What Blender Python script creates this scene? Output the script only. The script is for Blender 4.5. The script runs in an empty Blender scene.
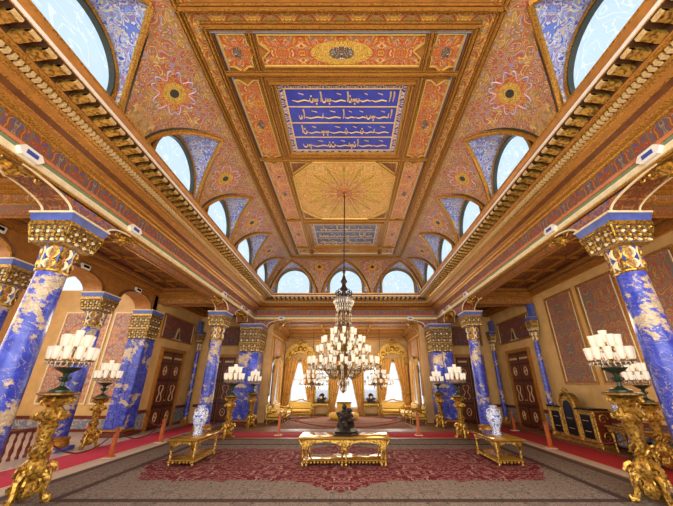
import bpy, bmesh, math, random
from math import sin, cos, pi, radians, sqrt
from mathutils import Vector

scene = bpy.context.scene
COL = scene.collection
# ------------------------------------------------------------------ camera
cam = bpy.data.objects.new('camera', bpy.data.cameras.new('camera'))
COL.objects.link(cam)
cam.location = (0.127, 0.0, 1.70)
cam.rotation_euler = (radians(90 + 23.415), 0, 0)
cam.data.sensor_fit = 'HORIZONTAL'
cam.data.sensor_width = 36.0
cam.data.lens = 300.8 * 36 / 673
cam.data.shift_x = -(348.34 - 336.5) / 673
cam.data.shift_y = 0.0004
cam.data.clip_start = 0.02
cam.data.clip_end = 200
scene.camera = cam
# ------------------------------------------------------------------ world, light, exposure
world = bpy.data.worlds.new('world')
scene.world = world
world.use_nodes = True
bgn = world.node_tree.nodes['Background']
bgn.inputs['Color'].default_value = (1.0, 0.97, 0.93, 1)
bgn.inputs['Strength'].default_value = 1.5
vs = scene.view_settings
vs.view_transform = 'Standard'
vs.look = 'None'
vs.gamma = 1.0
vs.use_curve_mapping = False
vs.exposure = 0.27
scene.cycles.max_bounces = 6
scene.cycles.diffuse_bounces = 4
scene.cycles.glossy_bounces = 3
scene.cycles.transmission_bounces = 4
scene.cycles.transparent_max_bounces = 8
scene.cycles.sample_clamp_indirect = 4.0
scene.cycles.caustics_reflective = False
scene.cycles.caustics_refractive = False
scene.cycles.use_denoising = True


def area(name, loc, direction, sx, sy, power, col=(1, 0.97, 0.92)):
    d = bpy.data.lights.new(name, 'AREA')
    d.shape = 'RECTANGLE'
    d.size = sx
    d.size_y = sy
    d.energy = power
    d.color = col
    o = bpy.data.objects.new(name, d)
    COL.objects.link(o)
    o.location = loc
    o.rotation_euler = Vector(direction).to_track_quat('-Z', 'Y').to_euler()
    return o


def bulb(name, loc, power, r=0.25, col=(1, 0.83, 0.6)):
    d = bpy.data.lights.new(name, 'POINT')
    d.energy = power
    d.shadow_soft_size = r
    d.color = col
    o = bpy.data.objects.new(name, d)
    COL.objects.link(o)
    o.location = loc
    return o


# daylight falling in through the garden windows (the clerestory panes give their own light)
CL = [2.87, 5.85, 8.45, 11.05, 13.65]
for x in (-2.65, 0, 2.65):
    area('garden_window_daylight', (x, 19.45, 1.7), (0, -1, 0.05), 1.1, 2.2, 48)
for s in (-1, 1):
    area('garden_window_daylight', (s * 3.6, 17.6, 1.7), (-s, 0, 0), 1.3, 2.0, 30)
# the stair hall's tall daylight on the open side, and a broad fill light added behind the viewer
area('stair_hall_daylight', (-12.8, 7.0, 4.2), (1, 0.3, -0.25), 8.0, 4.5, 300)
area('hall_fill_light', (0, -1.4, 3.4), (0, 1, 0.12), 12.0, 4.5, 560)

# ------------------------------------------------------------------ materials


def lin(h):
    h = h.lstrip('#')
    o = []
    for i in (0, 2, 4):
        c = int(h[i:i + 2], 16) / 255
        o.append(c / 12.92 if c <= 0.04045 else ((c + 0.055) / 1.055) ** 2.4)
    return (o[0], o[1], o[2], 1)


class N:
    """small node-tree builder"""

    def __init__(self, name):
        self.mat = bpy.data.materials.new(name)
        self.mat.use_nodes = True
        self.t = self.mat.node_tree
        self.b = self.t.nodes['Principled BSDF']
        self.tc = None

    def node(self, typ, **kw):
        n = self.t.nodes.new('ShaderNode' + typ)
        for k, v in kw.items():
            setattr(n, k, v)
        return n

    def put(self, sock, v):
        if v is None:
            return
        if hasattr(v, 'is_output'):
            self.t.links.new(v, sock)
        else:
            sock.default_value = v

    def obj(self):
        if self.tc is None:
            self.tc = self.node('TexCoord')
        return self.tc.outputs['Object']

    def xyz(self, v=None):
        s = self.node('SeparateXYZ')
        self.put(s.inputs[0], v or self.obj())
        return s.outputs[0], s.outputs[1], s.outputs[2]

    def comb(self, x, y, z):
        c = self.node('CombineXYZ')
        for i, v in enumerate((x, y, z)):
            self.put(c.inputs[i], v)
        return c.outputs[0]

    def m(self, op, a, b=None, c=None):
        n = self.node('Math', operation=op)
        self.put(n.inputs[0], a)
        self.put(n.inputs[1], b)
        self.put(n.inputs[2], c)
        return n.outputs[0]

    def noise(self, vec, scale, detail=2.0, rough=0.5, dist=0.0):
        n = self.node('TexNoise')
        self.put(n.inputs['Vector'], vec)
        n.inputs['Scale'].default_value = scale
        n.inputs['Detail'].default_value = detail
        n.inputs['Roughness'].default_value = rough
        n.inputs['Distortion'].default_value = dist
        return n.outputs[0]

    def voro(self, vec, scale, feature='F1'):
        n = self.node('TexVoronoi', feature=feature)
        self.put(n.inputs['Vector'], vec)
        n.inputs['Scale'].default_value = scale
        return n.outputs['Distance']

    def ramp(self, fac, stops, const=True):
        r = self.node('ValToRGB')
        cr = r.color_ramp
        cr.interpolation = 'CONSTANT' if const else 'LINEAR'
        while len(cr.elements) < len(stops):
            cr.elements.new(0.5)
        for e, (p, c) in zip(cr.elements, stops):
            e.position = p
            e.color = lin(c) if isinstance(c, str) else c
        self.put(r.inputs[0], fac)
        return r.outputs[0]

    def mix(self, fac, a, b):
        n = self.node('Mix', data_type='RGBA')
        self.put(n.inputs[0], fac)
        self.put(n.inputs[6], lin(a) if isinstance(a, str) else a)
        self.put(n.inputs[7], lin(b) if isinstance(b, str) else b)
        return n.outputs[2]

    def step(self, v, lo, hi):
        n = self.node('MapRange', interpolation_type='SMOOTHSTEP')
        self.put(n.inputs[0], v)
        n.inputs[1].default_value = lo
        n.inputs[2].default_value = hi
        return n.outputs[0]

    def bump(self, h, strength=0.3, dist=0.01):
        b = self.node('Bump')
        b.inputs['Strength'].default_value = strength
        b.inputs['Distance'].default_value = dist
        self.put(b.inputs['Height'], h)
        self.t.links.new(b.outputs[0], self.b.inputs['Normal'])

    def done(self, col, rough=0.5, metal=0.0, spec=None):
        self.put(self.b.inputs['Base Color'], lin(col) if isinstance(col, str) else col)
        self.b.inputs['Roughness'].default_value = rough
        self.put(self.b.inputs['Metallic'], metal)
        if spec is not None:
            self.b.inputs['Specular IOR Level'].default_value = spec
        return self.mat

    def mirror(self, px, py=None, pz=None):
        py = py or px
        pz = pz or px
        x, y, z = self.xyz()
        return self.comb(self.m('PINGPONG', x, px), self.m('PINGPONG', y, py), self.m('PINGPONG', z, pz))


def plain(name, col, rough=0.5, metal=0.0, var=0.12, scale=9.0, bump=0.0, spec=None):
    n = N(name)
    f = n.noise(n.obj(), scale, 4)
    a = lin(col) if isinstance(col, str) else col
    lo = tuple(c * (1 - var) for c in a[:3]) + (1,)
    hi = tuple(min(1, c * (1 + var)) for c in a[:3]) + (1,)
    if bump:
        n.bump(n.noise(n.obj(), scale * 4, 3), bump, 0.01)
    return n.done(n.ramp(f, [(0.3, lo), (0.7, hi)], False), rough, metal, spec)


def orn(name, ground, cols, scale=5.0, per=0.4, k=5.0, line='#d9a441', lw=0.10, second=None, rough=0.5, gold=0.35,
        ring=None, perx=None, pery=None):
    """painted and gilt arabesque: mirrored scroll contours over a coloured ground"""
    n = N(name)
    v = n.mirror(perx or per, pery or per, per)
    a = n.noise(v, scale, 1.2, 0.45, 0.6)
    fr = n.m('FRACT', n.m('MULTIPLY', a, k))
    g = ground
    if second:
        zone = n.step(n.noise(v, scale * 0.42, 0.5), 0.47, 0.5)
        g = n.mix(zone, ground, second)
    else:
        g = lin(ground)
    b = n.voro(v, scale * 2.2)
    stops = [(0.0, cols[0])]
    for i, c in enumerate(cols[1:]):
        stops.append(((i + 1) / len(cols), c))
    leaf = n.ramp(n.noise(v, scale * 1.6, 0.5), [(p * 0.5 + 0.25, c) for p, c in stops])
    leafmask = n.step(n.m('ABSOLUTE', n.m('SUBTRACT', fr, 0.5)), 0.2, 0.17)
    c1 = n.mix(leafmask, g, leaf)
    ln = n.step(fr, lw, lw * 0.7)
    dots = n.step(b, 0.16, 0.12)
    lm = n.m('MAXIMUM', ln, dots)
    c2 = n.mix(lm, c1, line)
    n.bump(lm, 0.35, 0.01)
    return n.done(c2, rough, n.m('MULTIPLY', lm, gold))


def goldmat(name, col='#e0a238', rough=0.32, metal=0.85, bump=0.5, scale=26, dark='#8a5a16'):
    n = N(name)
    f = n.noise(n.obj(), scale, 3)
    c = n.ramp(f, [(0.36, dark), (0.57, col)], False)
    n.bump(n.noise(n.obj(), scale * 1.3, 3), bump, 0.02)
    return n.done(c, rough, metal)


def lapis(name):
    n = N(name)
    x, y, z = n.xyz()
    v = n.comb(n.m('ADD', x, n.m('MULTIPLY', z, 0.35)), y, n.m('MULTIPLY', z, 1.25))
    a = n.noise(v, 1.7, 2.0, 0.5, 0.4)
    f = n.noise(v, 9, 5, 0.7)
    zone = n.step(n.m('ADD', a, n.m('MULTIPLY', n.m('SUBTRACT', f, 0.5), 0.6)), 0.55, 0.595)
    blue = n.ramp(n.noise(v, 4, 4, 0.6), [(0.3, '#1e2c94'), (0.5, '#3040b4'), (0.72, '#5464cc')], False)
    f2 = n.noise(v, 16, 5, 0.7, 1.2)
    pale = n.ramp(f2, [(0.3, '#5a66a8'), (0.46, '#b8a07c'), (0.6, '#d9c3a0'), (0.75, '#efe3cc')], False)
    vein = n.step(n.m('ABSOLUTE', n.m('SUBTRACT', n.noise(v, 3.0, 4, 0.6, 1.5), 0.5)), 0.012, 0.004)
    c = n.mix(n.m('MULTIPLY', vein, 0.5), n.mix(zone, blue, pale), '#c9b48c')
    return n.done(c, 0.3, 0.0, 0.45)


M = {}
M['gold'] = goldmat('gilt_carving', '#d8aa4c', 0.32, 0.7, 0.6, 22, '#74521e')
M['gold_fine'] = goldmat('gilt_moulding', '#cc9238', 0.36, 0.55, 0.2, 42, '#8c5a20')
M['gold_dark'] = goldmat('aged_gilding', '#a07634', 0.42, 0.45, 0.3, 34, '#60421c')
M['ochre'] = plain('ochre_gilt_paint', '#a86e30', 0.42, 0.15, 0.22, 6)
M['ochre_dark'] = plain('dark_ochre_paint', '#6a3c1c', 0.45, 0.1, 0.25, 8)
M['cream'] = plain('cream_paint', '#ead7a8', 0.5)
M['white'] = plain('white_paint', '#efe9dc', 0.5, 0, 0.06)
M['green'] = plain('sage_paint', '#7c8a62', 0.5)
M['pink'] = plain('rose_paint', '#c97a58', 0.5)
M['bluepaint'] = plain('blue_paint', '#3a4f9e', 0.4, 0, 0.25, 12)
M['lapis'] = lapis('lapis_scagliola')
M['umber_blue'] = orn('gilt_over_blue_ground', '#4a3c34', ['#8c6a34', '#34406c', '#a88444', '#5c4a30'], 14, 0.2, 5, line='#b8924c')
M['abacus'] = plain('abacus_blue', '#4658a0', 0.35, 0, 0.3, 5)
M['frieze'] = orn('painted_frieze', '#8a4a30', ['#4a5688', '#a8412c', '#5a6a5a', '#6a4a70'], 4.2, 0.36, 5, line='#b8904a', second='#5c5468')
M['spandrel'] = orn('painted_spandrel', '#7a5a68', ['#a03a34', '#4a5a92', '#b06a4a', '#7a6a90'], 6, 0.34, 5, second='#94584a')
M['cove'] = orn('painted_cove', '#b08444', ['#b4523a', '#8d8aa8', '#c89a58', '#b87458', '#7c8450', '#b896a8'], 4.6, 0.55, 7, line='#dcc080', second='#a8623c', lw=0.15)
M['lunette'] = orn('painted_lunette_vault', '#6a7cc8', ['#e2c07a', '#4a60c0', '#d8d4dc', '#a87890', '#8aa0d8'], 5.0, 0.5, 6, line='#f0dca0', second='#8f9ad0', lw=0.16)
M['panel_red'] = orn('painted_red_panel', '#b04c24', ['#c8943c', '#b85c28', '#86826c', '#d8a860', '#c09090'], 5.0, 0.37, 7, line='#d8a444', second='#b87a2c', lw=0.2)
M['panel_rose'] = orn('painted_rose_panel', '#c4744a', ['#d8a468', '#a85838', '#b0a090', '#cc8a5c'], 5.5, 0.37, 6, line='#ecc47c', second='#c88a4c', lw=0.14)
M['border'] = orn('painted_ceiling_border', '#b87c2c', ['#a8442a', '#7a7a48', '#d8a848', '#8a86a0'], 7, 0.3, 5, line='#ecc46a', second='#a8662a', lw=0.14)
M['rosette'] = orn('painted_rosette', '#cf9640', ['#dcae54', '#b87a38', '#e0b85c', '#a89058'], 4.2, 0.7, 8, line='#eec878', second='#c88c34', lw=0.16)
M['wallpanel'] = orn('arabesque_wall_panel', '#965c40', ['#a87048', '#746c6a', '#a84834', '#8c7c58'], 2.4, 0.7, 7, line='#c09656', second='#7c6452', lw=0.12, perx=0.72, pery=0.72)
M['wallpanel_light'] = orn('pale_arabesque_panel', '#c07a4c', ['#d8a06c', '#8a8a90', '#b8583c', '#c8a87c'], 3.6, 0.6, 7, line='#e8c48a', second='#a88478', lw=0.14)
M['overdoor'] = orn('overdoor_panel', '#7a3420', ['#9a4a28', '#44506a', '#8a3a24', '#7a6444'], 4.5, 0.6, 6, line='#b8803c', second='#5a3a34', lw=0.1)
M['soffit'] = orn('painted_soffit', '#94582c', ['#c89a58', '#b05a38', '#8a6a4a', '#7a7a58'], 5, 0.4, 5, line='#d8a858', second='#94582c')
M['coffer'] = orn('coffered_ceiling_paint', '#7a3e1a', ['#9a5a24', '#5c4a3a', '#8a4420', '#a87030'], 4.5, 0.5, 5, line='#b8782c', second='#6a3416', lw=0.1)
M['wall'] = plain('ochre_wall', '#d8ac6a', 0.5, 0, 0.12, 3)
M['wall_pale'] = plain('pale_rose_wall', '#cfa266', 0.5, 0, 0.12, 3)
M['dado'] = orn('marbled_dado', '#8c8a94', ['#a8a4a8', '#787a88', '#b8aea0', '#8a8480'], 3, 3.0, 3, line='#c4bcae', second='#7c7c8c', lw=0.08, gold=0.0)
M['rail'] = plain('mahogany_rail', '#6a2a18', 0.3, 0, 0.3, 12)
M['door'] = plain('walnut_door', '#4a1c12', 0.32, 0, 0.35, 10)
M['inlay'] = plain('inlay_ivory', '#d8b888', 0.4, 0.2, 0.15)
M['frame_dark'] = plain('dark_frame', '#3a3a2c', 0.4, 0.1, 0.3, 30)
M['red'] = plain('crimson_runner', '#b81c24', 0.85, 0, 0.14, 40, 0.2)
M['rose_runner'] = plain('rose_runner', '#d83a54', 0.85, 0, 0.14, 40, 0.2)
M['cloth_white'] = plain('runner_white_border', '#d8c2ae', 0.85, 0, 0.08, 30)
M['stanchion'] = plain('orange_wood', '#b85a24', 0.35, 0, 0.2, 14)
M['rope'] = plain('maroon_rope', '#6a2420', 0.8, 0, 0.25, 60)
M['yellow'] = plain('yellow_silk', '#e0b038', 0.55, 0, 0.18, 14, 0.2)
M['yellow_pale'] = plain('pale_yellow_silk', '#dcb450', 0.55, 0, 0.14, 14)
M['bronze'] = plain('dark_bronze', '#2c2420', 0.35, 0.5, 0.5, 14, 0.5)
M['ebony'] = plain('black_lacquer', '#14131a', 0.2, 0, 0.3, 10)
M['rod'] = plain('dark_iron', '#3c2f28', 0.4, 0.6, 0.2)
M['green_metal'] = plain('patinated_metal', '#3c4a38', 0.35, 0.5, 0.4, 20)
M['marble'] = plain('black_marble_top', '#4a4238', 0.12, 0, 0.4, 6)
M['gilt_top'] = plain('polished_gilt_top', '#c8963c', 0.14, 0.55, 0.12, 4)
M['firered'] = plain('red_enamel', '#d03028', 0.3)
M['bluefield'] = plain('ultramarine_ground', '#2434a4', 0.45, 0, 0.25, 5)
M['bluefield_grey'] = plain('slate_blue_ground', '#3c4a7c', 0.4, 0, 0.25, 5)
M['letters'] = plain('gold_lettering', '#e6c27a', 0.4, 0.2, 0.08)
M['lattice'] = orn('cream_lattice_border', '#2a3488', ['#e0bc88', '#d8ac74', '#3a449a', '#e8ccA0'.lower()], 9, 0.2, 5, line='#e6c896', lw=0.3)
M['black'] = plain('bouquet_dark', '#2c2a22', 0.5, 0, 0.6, 30)
M['med_yellow'] = orn('medallion_yellow', '#c0902e', ['#d8ac44', '#98742a', '#e0bc5c', '#b0702c'], 10, 0.3, 5, line='#e8cc74')
M['med_red'] = orn('medallion_red', '#b85a2e', ['#d0884a', '#b85034', '#c89858', '#98442a'], 7, 0.3, 5, line='#dcb068', second='#c47a3a')
M['gold_line'] = plain('bright_gilt_line', '#d4ac54', 0.4, 0.35, 0.12, 20)
M['scroll'] = plain('mauve_scroll_paint', '#c8b0c4', 0.5, 0, 0.15)
M['bouquet'] = orn('painted_bouquet', '#4a4430', ['#d8c8b8', '#7a3a40', '#5a6a3a', '#b89ab0'], 14, 0.5, 4, line='#c8b090')


def pane(name, col, strength):
    n = N(name)
    x, y, z = n.xyz()
    f = n.noise(n.obj(), 1.6, 2, 0.5, 2.0)
    sw = n.step(n.m('ABSOLUTE', n.m('SUBTRACT', f, 0.5)), 0.03, 0.0)
    c = n.mix(n.m('MULTIPLY', sw, 0.6), col, '#f2f7fa')
    n.put(n.b.inputs['Emission Color'], c)
    n.b.inputs['Emission Strength'].default_value = strength
    return n.done('#20242a', 0.2)


M['pane'] = pane('painted_daylit_glass', '#c4dcee', 1.0)
M['pane_bright'] = pane('daylit_white_glass', '#eef4fb', 0.9)


def shade_mat():
    n = N('lit_frosted_shade')
    lw = n.node('LayerWeight')
    lw.inputs[0].default_value = 0.35
    c = n.mix(lw.outputs['Facing'], '#fff6e4', '#c8a064')
    n.put(n.b.inputs['Emission Color'], c)
    n.b.inputs['Emission Strength'].default_value = 0.58
    return n.done('#a89878', 0.2)


M['shade'] = shade_mat()
M['modfront'] = plain('pale_gilt_fluting', '#cfae74', 0.5, 0.1, 0.25, 30)
M['shade_recess'] = plain('shade_toned_recess', '#4c2e16', 0.6, 0, 0.25)  # dark colour stands in for shade behind dentils and between modillions
M['greyblue'] = plain('grey_blue_fillet', '#8c94a4', 0.4, 0.2, 0.1)


def crystal():
    n = N('cut_crystal')
    n.b.inputs['Transmission Weight'].default_value = 0.55
    n.b.inputs['IOR'].default_value = 1.5
    return n.done('#f6e8cc', 0.08)


M['crystal'] = crystal()
def clear_glass():
    n = N('clear_glass')
    n.b.inputs['Transmission Weight'].default_value = 0.96
    n.b.inputs['IOR'].default_value = 1.12
    return n.done('#e8dcc4', 0.04)


M['clear_glass'] = clear_glass()
M['smoked_crystal'] = plain('smoked_crystal', '#8c8684', 0.12, 0.3, 0.35, 40)
M['bed'] = plain('shade_toned_bed', '#7c5424', 0.5, 0.15, 0.25, 20)  # shade between the gilt ridges, put into the bed colour
M['amber'] = plain('amber_glass', '#b0541c', 0.15, 0, 0.2)


def mirror():
    n = N('mirror_glass')
    return n.done('#a4a8b0', 0.06, 1.0)


M['mirror'] = mirror()


def porcelain():
    n = N('blue_white_porcelain')
    v = n.mirror(0.16)
    a = n.noise(v, 9, 2, 0.5, 1.0)
    c = n.ramp(n.m('FRACT', n.m('MULTIPLY', a, 4)), [(0.0, '#e4e8f2'), (0.4, '#2c48ac'), (0.62, '#8ea2d8'), (0.74, '#e6eaf4'), (0.9, '#22389a')])
    return n.done(c, 0.12)


M['porcelain'] = porcelain()


def parquet():
    n = N('oak_parquet')
    br = n.node('TexBrick')
    n.put(br.inputs['Vector'], n.obj())
    br.inputs['Scale'].default_value = 2.2
    br.inputs['Color1'].default_value = lin('#96683e')
    br.inputs['Color2'].default_value = lin('#7e5434')
    br.inputs['Mortar'].default_value = lin('#5a3a22')
    br.inputs['Mortar Size'].default_value = 0.006
    return n.done(br.outputs[0], 0.5)


M['parquet'] = parquet()


def stone_floor():
    n = N('pale_stone_floor')
    f = n.noise(n.obj(), 1.4, 5, 0.6)
    return n.done(n.ramp(f, [(0.3, '#b8aaa0'), (0.7, '#d4c6ba')], False), 0.3)


M['stone'] = stone_floor()


def carpet():
    n = N('hereke_carpet')
    x, y, z = n.xyz()
    ax = n.m('ABSOLUTE', x)
    yy = n.m('SUBTRACT', y, 8.45)
    ay = n.m('ABSOLUTE', yy)
    wob = n.noise(n.mirror(0.9, 0.9, 0.9), 3.2, 2)
    w = n.m('MULTIPLY', n.m('SUBTRACT', wob, 0.5), 0.8)
    # stepped medallion field: a wide bar plus a deeper centre lobe
    bar = n.m('MAXIMUM', n.m('SUBTRACT', n.m('ADD', ax, n.m('MULTIPLY', ay, 0.5)), 4.6), n.m('SUBTRACT', ay, 1.5))
    lobe = n.m('SUBTRACT', n.m('ADD', n.m('MULTIPLY', ax, 0.75), ay), 2.2)
    shape = n.m('ADD', n.m('MINIMUM', bar, lobe), w)
    infield = n.step(shape, 0.06, -0.02)
    v = n.mirror(0.75, 0.75, 0.75)
    sc = n.m('FRACT', n.m('MULTIPLY', n.noise(v, 5.0, 1.5, 0.5, 1.2), 6))
    scr = n.m('FRACT', n.m('MULTIPLY', n.noise(v, 3.6, 1.5, 0.5, 0.8), 6))
    redc = n.ramp(scr, [(0.0, '#661e26'), (0.46, '#7a242c'), (0.58, '#b08a7a'), (0.70, '#4c1c22'), (0.82, '#9c6464')])
    greyc = n.ramp(sc, [(0.0, '#8c8074'), (0.40, '#7a6c60'), (0.66, '#564640'), (0.76, '#a09284'), (0.9, '#785c56')])
    big = n.m('FRACT', n.m('MULTIPLY', n.noise(v, 1.7, 1.0, 0.5, 0.4), 8))
    greyc = n.mix(n.m('MULTIPLY', n.step(big, 0.10, 0.05), 0.55), greyc, '#54403a')
    ringc = n.mix(n.m('MULTIPLY', n.step(n.m('ABSOLUTE', n.m('SUBTRACT', big, 0.5)), 0.05, 0.03), 0.6), greyc, '#8c5448')
    c = n.mix(infield, ringc, redc)
    # dark guard stripes round the edge
    e = n.m('MINIMUM', n.m('SUBTRACT', 5.5, ax), n.m('SUBTRACT', 3.35, n.m('ABSOLUTE', n.m('SUBTRACT', y, 8.25))))
    band = n.m('MULTIPLY', n.step(n.m('ABSOLUTE', n.m('SUBTRACT', e, 0.98)), 0.09, 0.06), 0.85)
    c = n.mix(band, c, '#3c2c28')
    band2 = n.m('MULTIPLY', n.step(n.m('ABSOLUTE', n.m('SUBTRACT', e, 0.1)), 0.11, 0.07), 0.7)
    c = n.mix(band2, c, '#4a3a34')
    n.bump(n.noise(n.obj(), 120, 2), 0.3, 0.01)
    return n.done(c, 0.9, 0, 0.15)


M['carpet'] = carpet()


def farcarpet():
    n = N('salon_carpet')
    x, y, z = n.xyz()
    d = n.m('SQRT', n.m('ADD', n.m('MULTIPLY', x, x), n.m('POWER', n.m('MULTIPLY', n.m('SUBTRACT', y, 17.4), 1.6), 2.0)))
    line = n.step(n.m('ABSOLUTE', n.m('SUBTRACT', d, 2.5)), 0.16, 0.1)
    v = n.mirror(0.6)
    c = n.ramp(n.noise(v, 4, 2), [(0.3, '#8c6650'), (0.5, '#a07a60'), (0.6, '#94543c')], False)
    return n.done(n.mix(line, c, '#8c3024'), 0.9, 0, 0.15)


M['farcarpet'] = farcarpet()
# ------------------------------------------------------------------ mesh helpers


class MB:
    def __init__(s):
        s.v = []
        s.f = []
        s.k = []
        s.mats = []

    def mi(s, m):
        if m not in s.mats:
            s.mats.append(m)
        return s.mats.index(m)

    def add(s, vs_, fs, m):
        o = len(s.v)
        i = s.mi(m)
        s.v += [tuple(p) for p in vs_]
        for f in fs:
            s.f.append([o + a for a in f])
            s.k.append(i)
        return s

    def box(s, x0, x1, y0, y1, z0, z1, m, taper=0.0):
        t = taper
        vs_ = [(x0 + t, y0 + t, z0), (x1 - t, y0 + t, z0), (x1 - t, y1 - t, z0), (x0 + t, y1 - t, z0),
               (x0, y0, z1), (x1, y0, z1), (x1, y1, z1), (x0, y1, z1)]
        return s.add(vs_, [(0, 3, 2, 1), (4, 5, 6, 7), (0, 1, 5, 4), (1, 2, 6, 5), (2, 3, 7, 6), (3, 0, 4, 7)], m)

    def bbox(s, x0, x1, y0, y1, z0, z1, m, b=0.01):
        """box with chamfered edges (three stacked rings)"""
        rings = [(b, z0), (0, z0 + b), (0, z1 - b), (b, z1)]
        vs_ = []
        for t, z in rings:
            c = min(b, (x1 - x0) / 3, (y1 - y0) / 3)
            X0, X1, Y0, Y1 = x0 + t, x1 - t, y0 + t, y1 - t
            vs_ += [(X0 + c, Y0, z), (X1 - c, Y0, z), (X1, Y0 + c, z), (X1, Y1 - c, z), (X1 - c, Y1, z), (X0 + c, Y1, z), (X0, Y1 - c, z), (X0, Y0 + c, z)]
        fs = [tuple(range(7, -1, -1)), tuple(range(24, 32))]
        for r in range(3):
            for i in range(8):
                j = (i + 1) % 8
                fs.append((r * 8 + i, r * 8 + j, r * 8 + 8 + j, r * 8 + 8 + i))
        return s.add(vs_, fs, m)

    def lathe(s, prof, m, n=20, c=(0, 0, 0), lobes=0, amp=0.0, twist=0.0, sq=0.0, cap=True):
        vs_ = []
        for r, z in prof:
            for i in range(n):
                a = 2 * pi * i / n
                rr = r
                if lobes:
                    rr *= 1 + amp * cos(lobes * a + twist * z)
                vs_.append((c[0] + rr * cos(a), c[1] + rr * sin(a), c[2] + z))
        fs = []
        for k in range(len(prof) - 1):
            for i in range(n):
                j = (i + 1) % n
                fs.append((k * n + i, k * n + j, k * n + n + j, k * n + n + i))
        if cap:
            fs.append(tuple(range(n - 1, -1, -1)))
            fs.append(tuple((len(prof) - 1) * n + i for i in range(n)))
        return s.add(vs_, fs, m)

    def tube(s, pts, r, m, n=6):
        pts = [Vector(p) for p in pts]
        L = len(pts)
        vs_ = []
        up = Vector((0.13, 0.21, 0.97))
        for i, p in enumerate(pts):
            t = (pts[min(i + 1, L - 1)] - pts[max(i - 1, 0)])
            if t.length < 1e-9:
                t = Vector((0, 0, 1))
            t.normalize()
            u = up - t * up.dot(t)
            if u.length < 1e-3:
                u = Vector((1, 0, 0)) - t * t.x
            u.normalize()
            w = t.cross(u)
            up = u
            rr = r[i] if isinstance(r, (list, tuple)) else r
            for k in range(n):
                a = 2 * pi * k / n
                vs_.append(p + (u * cos(a) + w * sin(a)) * rr)
        fs = []
        for i in range(L - 1):
            for k in range(n):
                j = (k + 1) % n
                fs.append((i * n + k, i * n + j, i * n + n + j, i * n + n + k))
        fs.append(tuple(range(n - 1, -1, -1)))
        fs.append(tuple((L - 1) * n + k for k in range(n)))
        return s.add(vs_, fs, m)

    def prism(s, poly, axis, a, b, m):
        """poly: 2D outline; axis 'x': poly=(y,z); 'y': poly=(x,z); 'z': poly=(x,y)"""
        n = len(poly)

        def P(p, t):
            return {'x': (t, p[0], p[1]), 'y': (p[0], t, p[1]), 'z': (p[0], p[1], t)}[axis]
        vs_ = [P(p, a) for p in poly] + [P(p, b) for p in poly]
        fs = [tuple(range(n)), tuple(range(2 * n - 1, n - 1, -1))]
        for i in range(n):
            j = (i + 1) % n
            fs.append((i, i + n, j + n, j))
        return s.add(vs_, fs, m)

    def grid(s, fn, nu, nv, m):
        vs_ = [fn(i / nu, j / nv) for j in range(nv + 1) for i in range(nu + 1)]
        fs = []
        w = nu + 1
        for j in range(nv):
            for i in range(nu):
                fs.append((j * w + i, j * w + i + 1, j * w + w + i + 1, j * w + w + i))
        return s.add(vs_, fs, m)

    def ball(s, c, r, m, n=8, sz=1.0):
        prof = [(r * sin(pi * k / n) if 0 < k < n else r * 0.02, -r * sz * cos(pi * k / n)) for k in range(n + 1)]
        return s.lathe(prof, m, n + 2, c)

    def drop(s, c, r, h, m):
        x, y, z = c
        vs_ = [(x, y, z + h * 0.4), (x + r, y, z), (x, y + r, z), (x - r, y, z), (x, y - r, z), (x, y, z - h * 0.6)]
        return s.add(vs_, [(0, 1, 2), (0, 2, 3), (0, 3, 4), (0, 4, 1), (5, 2, 1), (5, 3, 2), (5, 4, 3), (5, 1, 4)], m)

    def volute(s, c, u, w, r0, turns, tr, m, flip=1, n=5, steps=12):
        """spiral scroll at c in the plane spanned by u and w"""
        c = Vector(c)
        u = Vector(u)
        w = Vector(w)
        pts = []
        rad = []
        for i in range(steps + 1):
            t = i / steps
            a = flip * turns * 2 * pi * t
            r = r0 * (1 - 0.85 * t)
            pts.append(c + (u * cos(a) + w * sin(a)) * r)
            rad.append(tr * (1 - 0.55 * t))
        return s.tube(pts, rad, m, n)

    def build(s, name, parent=None, sharp=0.7, smooth=True, recalc=True):
        me = bpy.data.meshes.new(name)
        me.from_pydata(s.v, [], s.f)
        for m in s.mats:
            me.materials.append(m)
        me.polygons.foreach_set('material_index', s.k)
        if recalc:
            bm = bmesh.new()
            bm.from_mesh(me)
            bmesh.ops.recalc_face_normals(bm, faces=bm.faces)
            bm.to_mesh(me)
            bm.free()
        me.polygons.foreach_set('use_smooth', [smooth] * len(me.polygons))
        if smooth:
            me.set_sharp_from_angle(angle=sharp)
        me.update()
        o = bpy.data.objects.new(name, me)
        COL.objects.link(o)
        if parent:
            o.parent = parent
        return o


def tag(o, label, cat, group=None, kind=None):
    o['label'] = label
    o['category'] = cat
    if group:
        o['group'] = group
    if kind:
        o['kind'] = kind
    return o


def thing(name, label, cat, loc=(0, 0, 0), rz=0.0, group=None, scale=None):
    o = bpy.data.objects.new(name, None)
    o.empty_display_size = 0.1
    COL.objects.link(o)
    o.location = loc
    o.rotation_euler = (0, 0, rz)
    if scale:
        o.scale = scale
    return tag(o, label, cat, group)


def struct(o, label=None):
    o['kind'] = 'structure'
    if label:
        o['label'] = label
    return o


def kids(o):
    return [c for c in bpy.data.objects if c.parent == o]


def dup(root, label, loc, rz=0.0, scale=None):
    """a copy of a thing with copies of its parts and sub-parts"""
    r = root.copy()
    COL.objects.link(r)
    r.location = loc
    r.rotation_euler = (0, 0, rz)
    if scale:
        r.scale = scale
    r['label'] = label
    for ch in TREE[root.name]:
        c = ch.copy()
        COL.objects.link(c)
        c.parent = r
        for g in TREE.get(ch.name, []):
            d = g.copy()
            COL.objects.link(d)
            d.parent = c
    return r


TREE = {}


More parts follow.
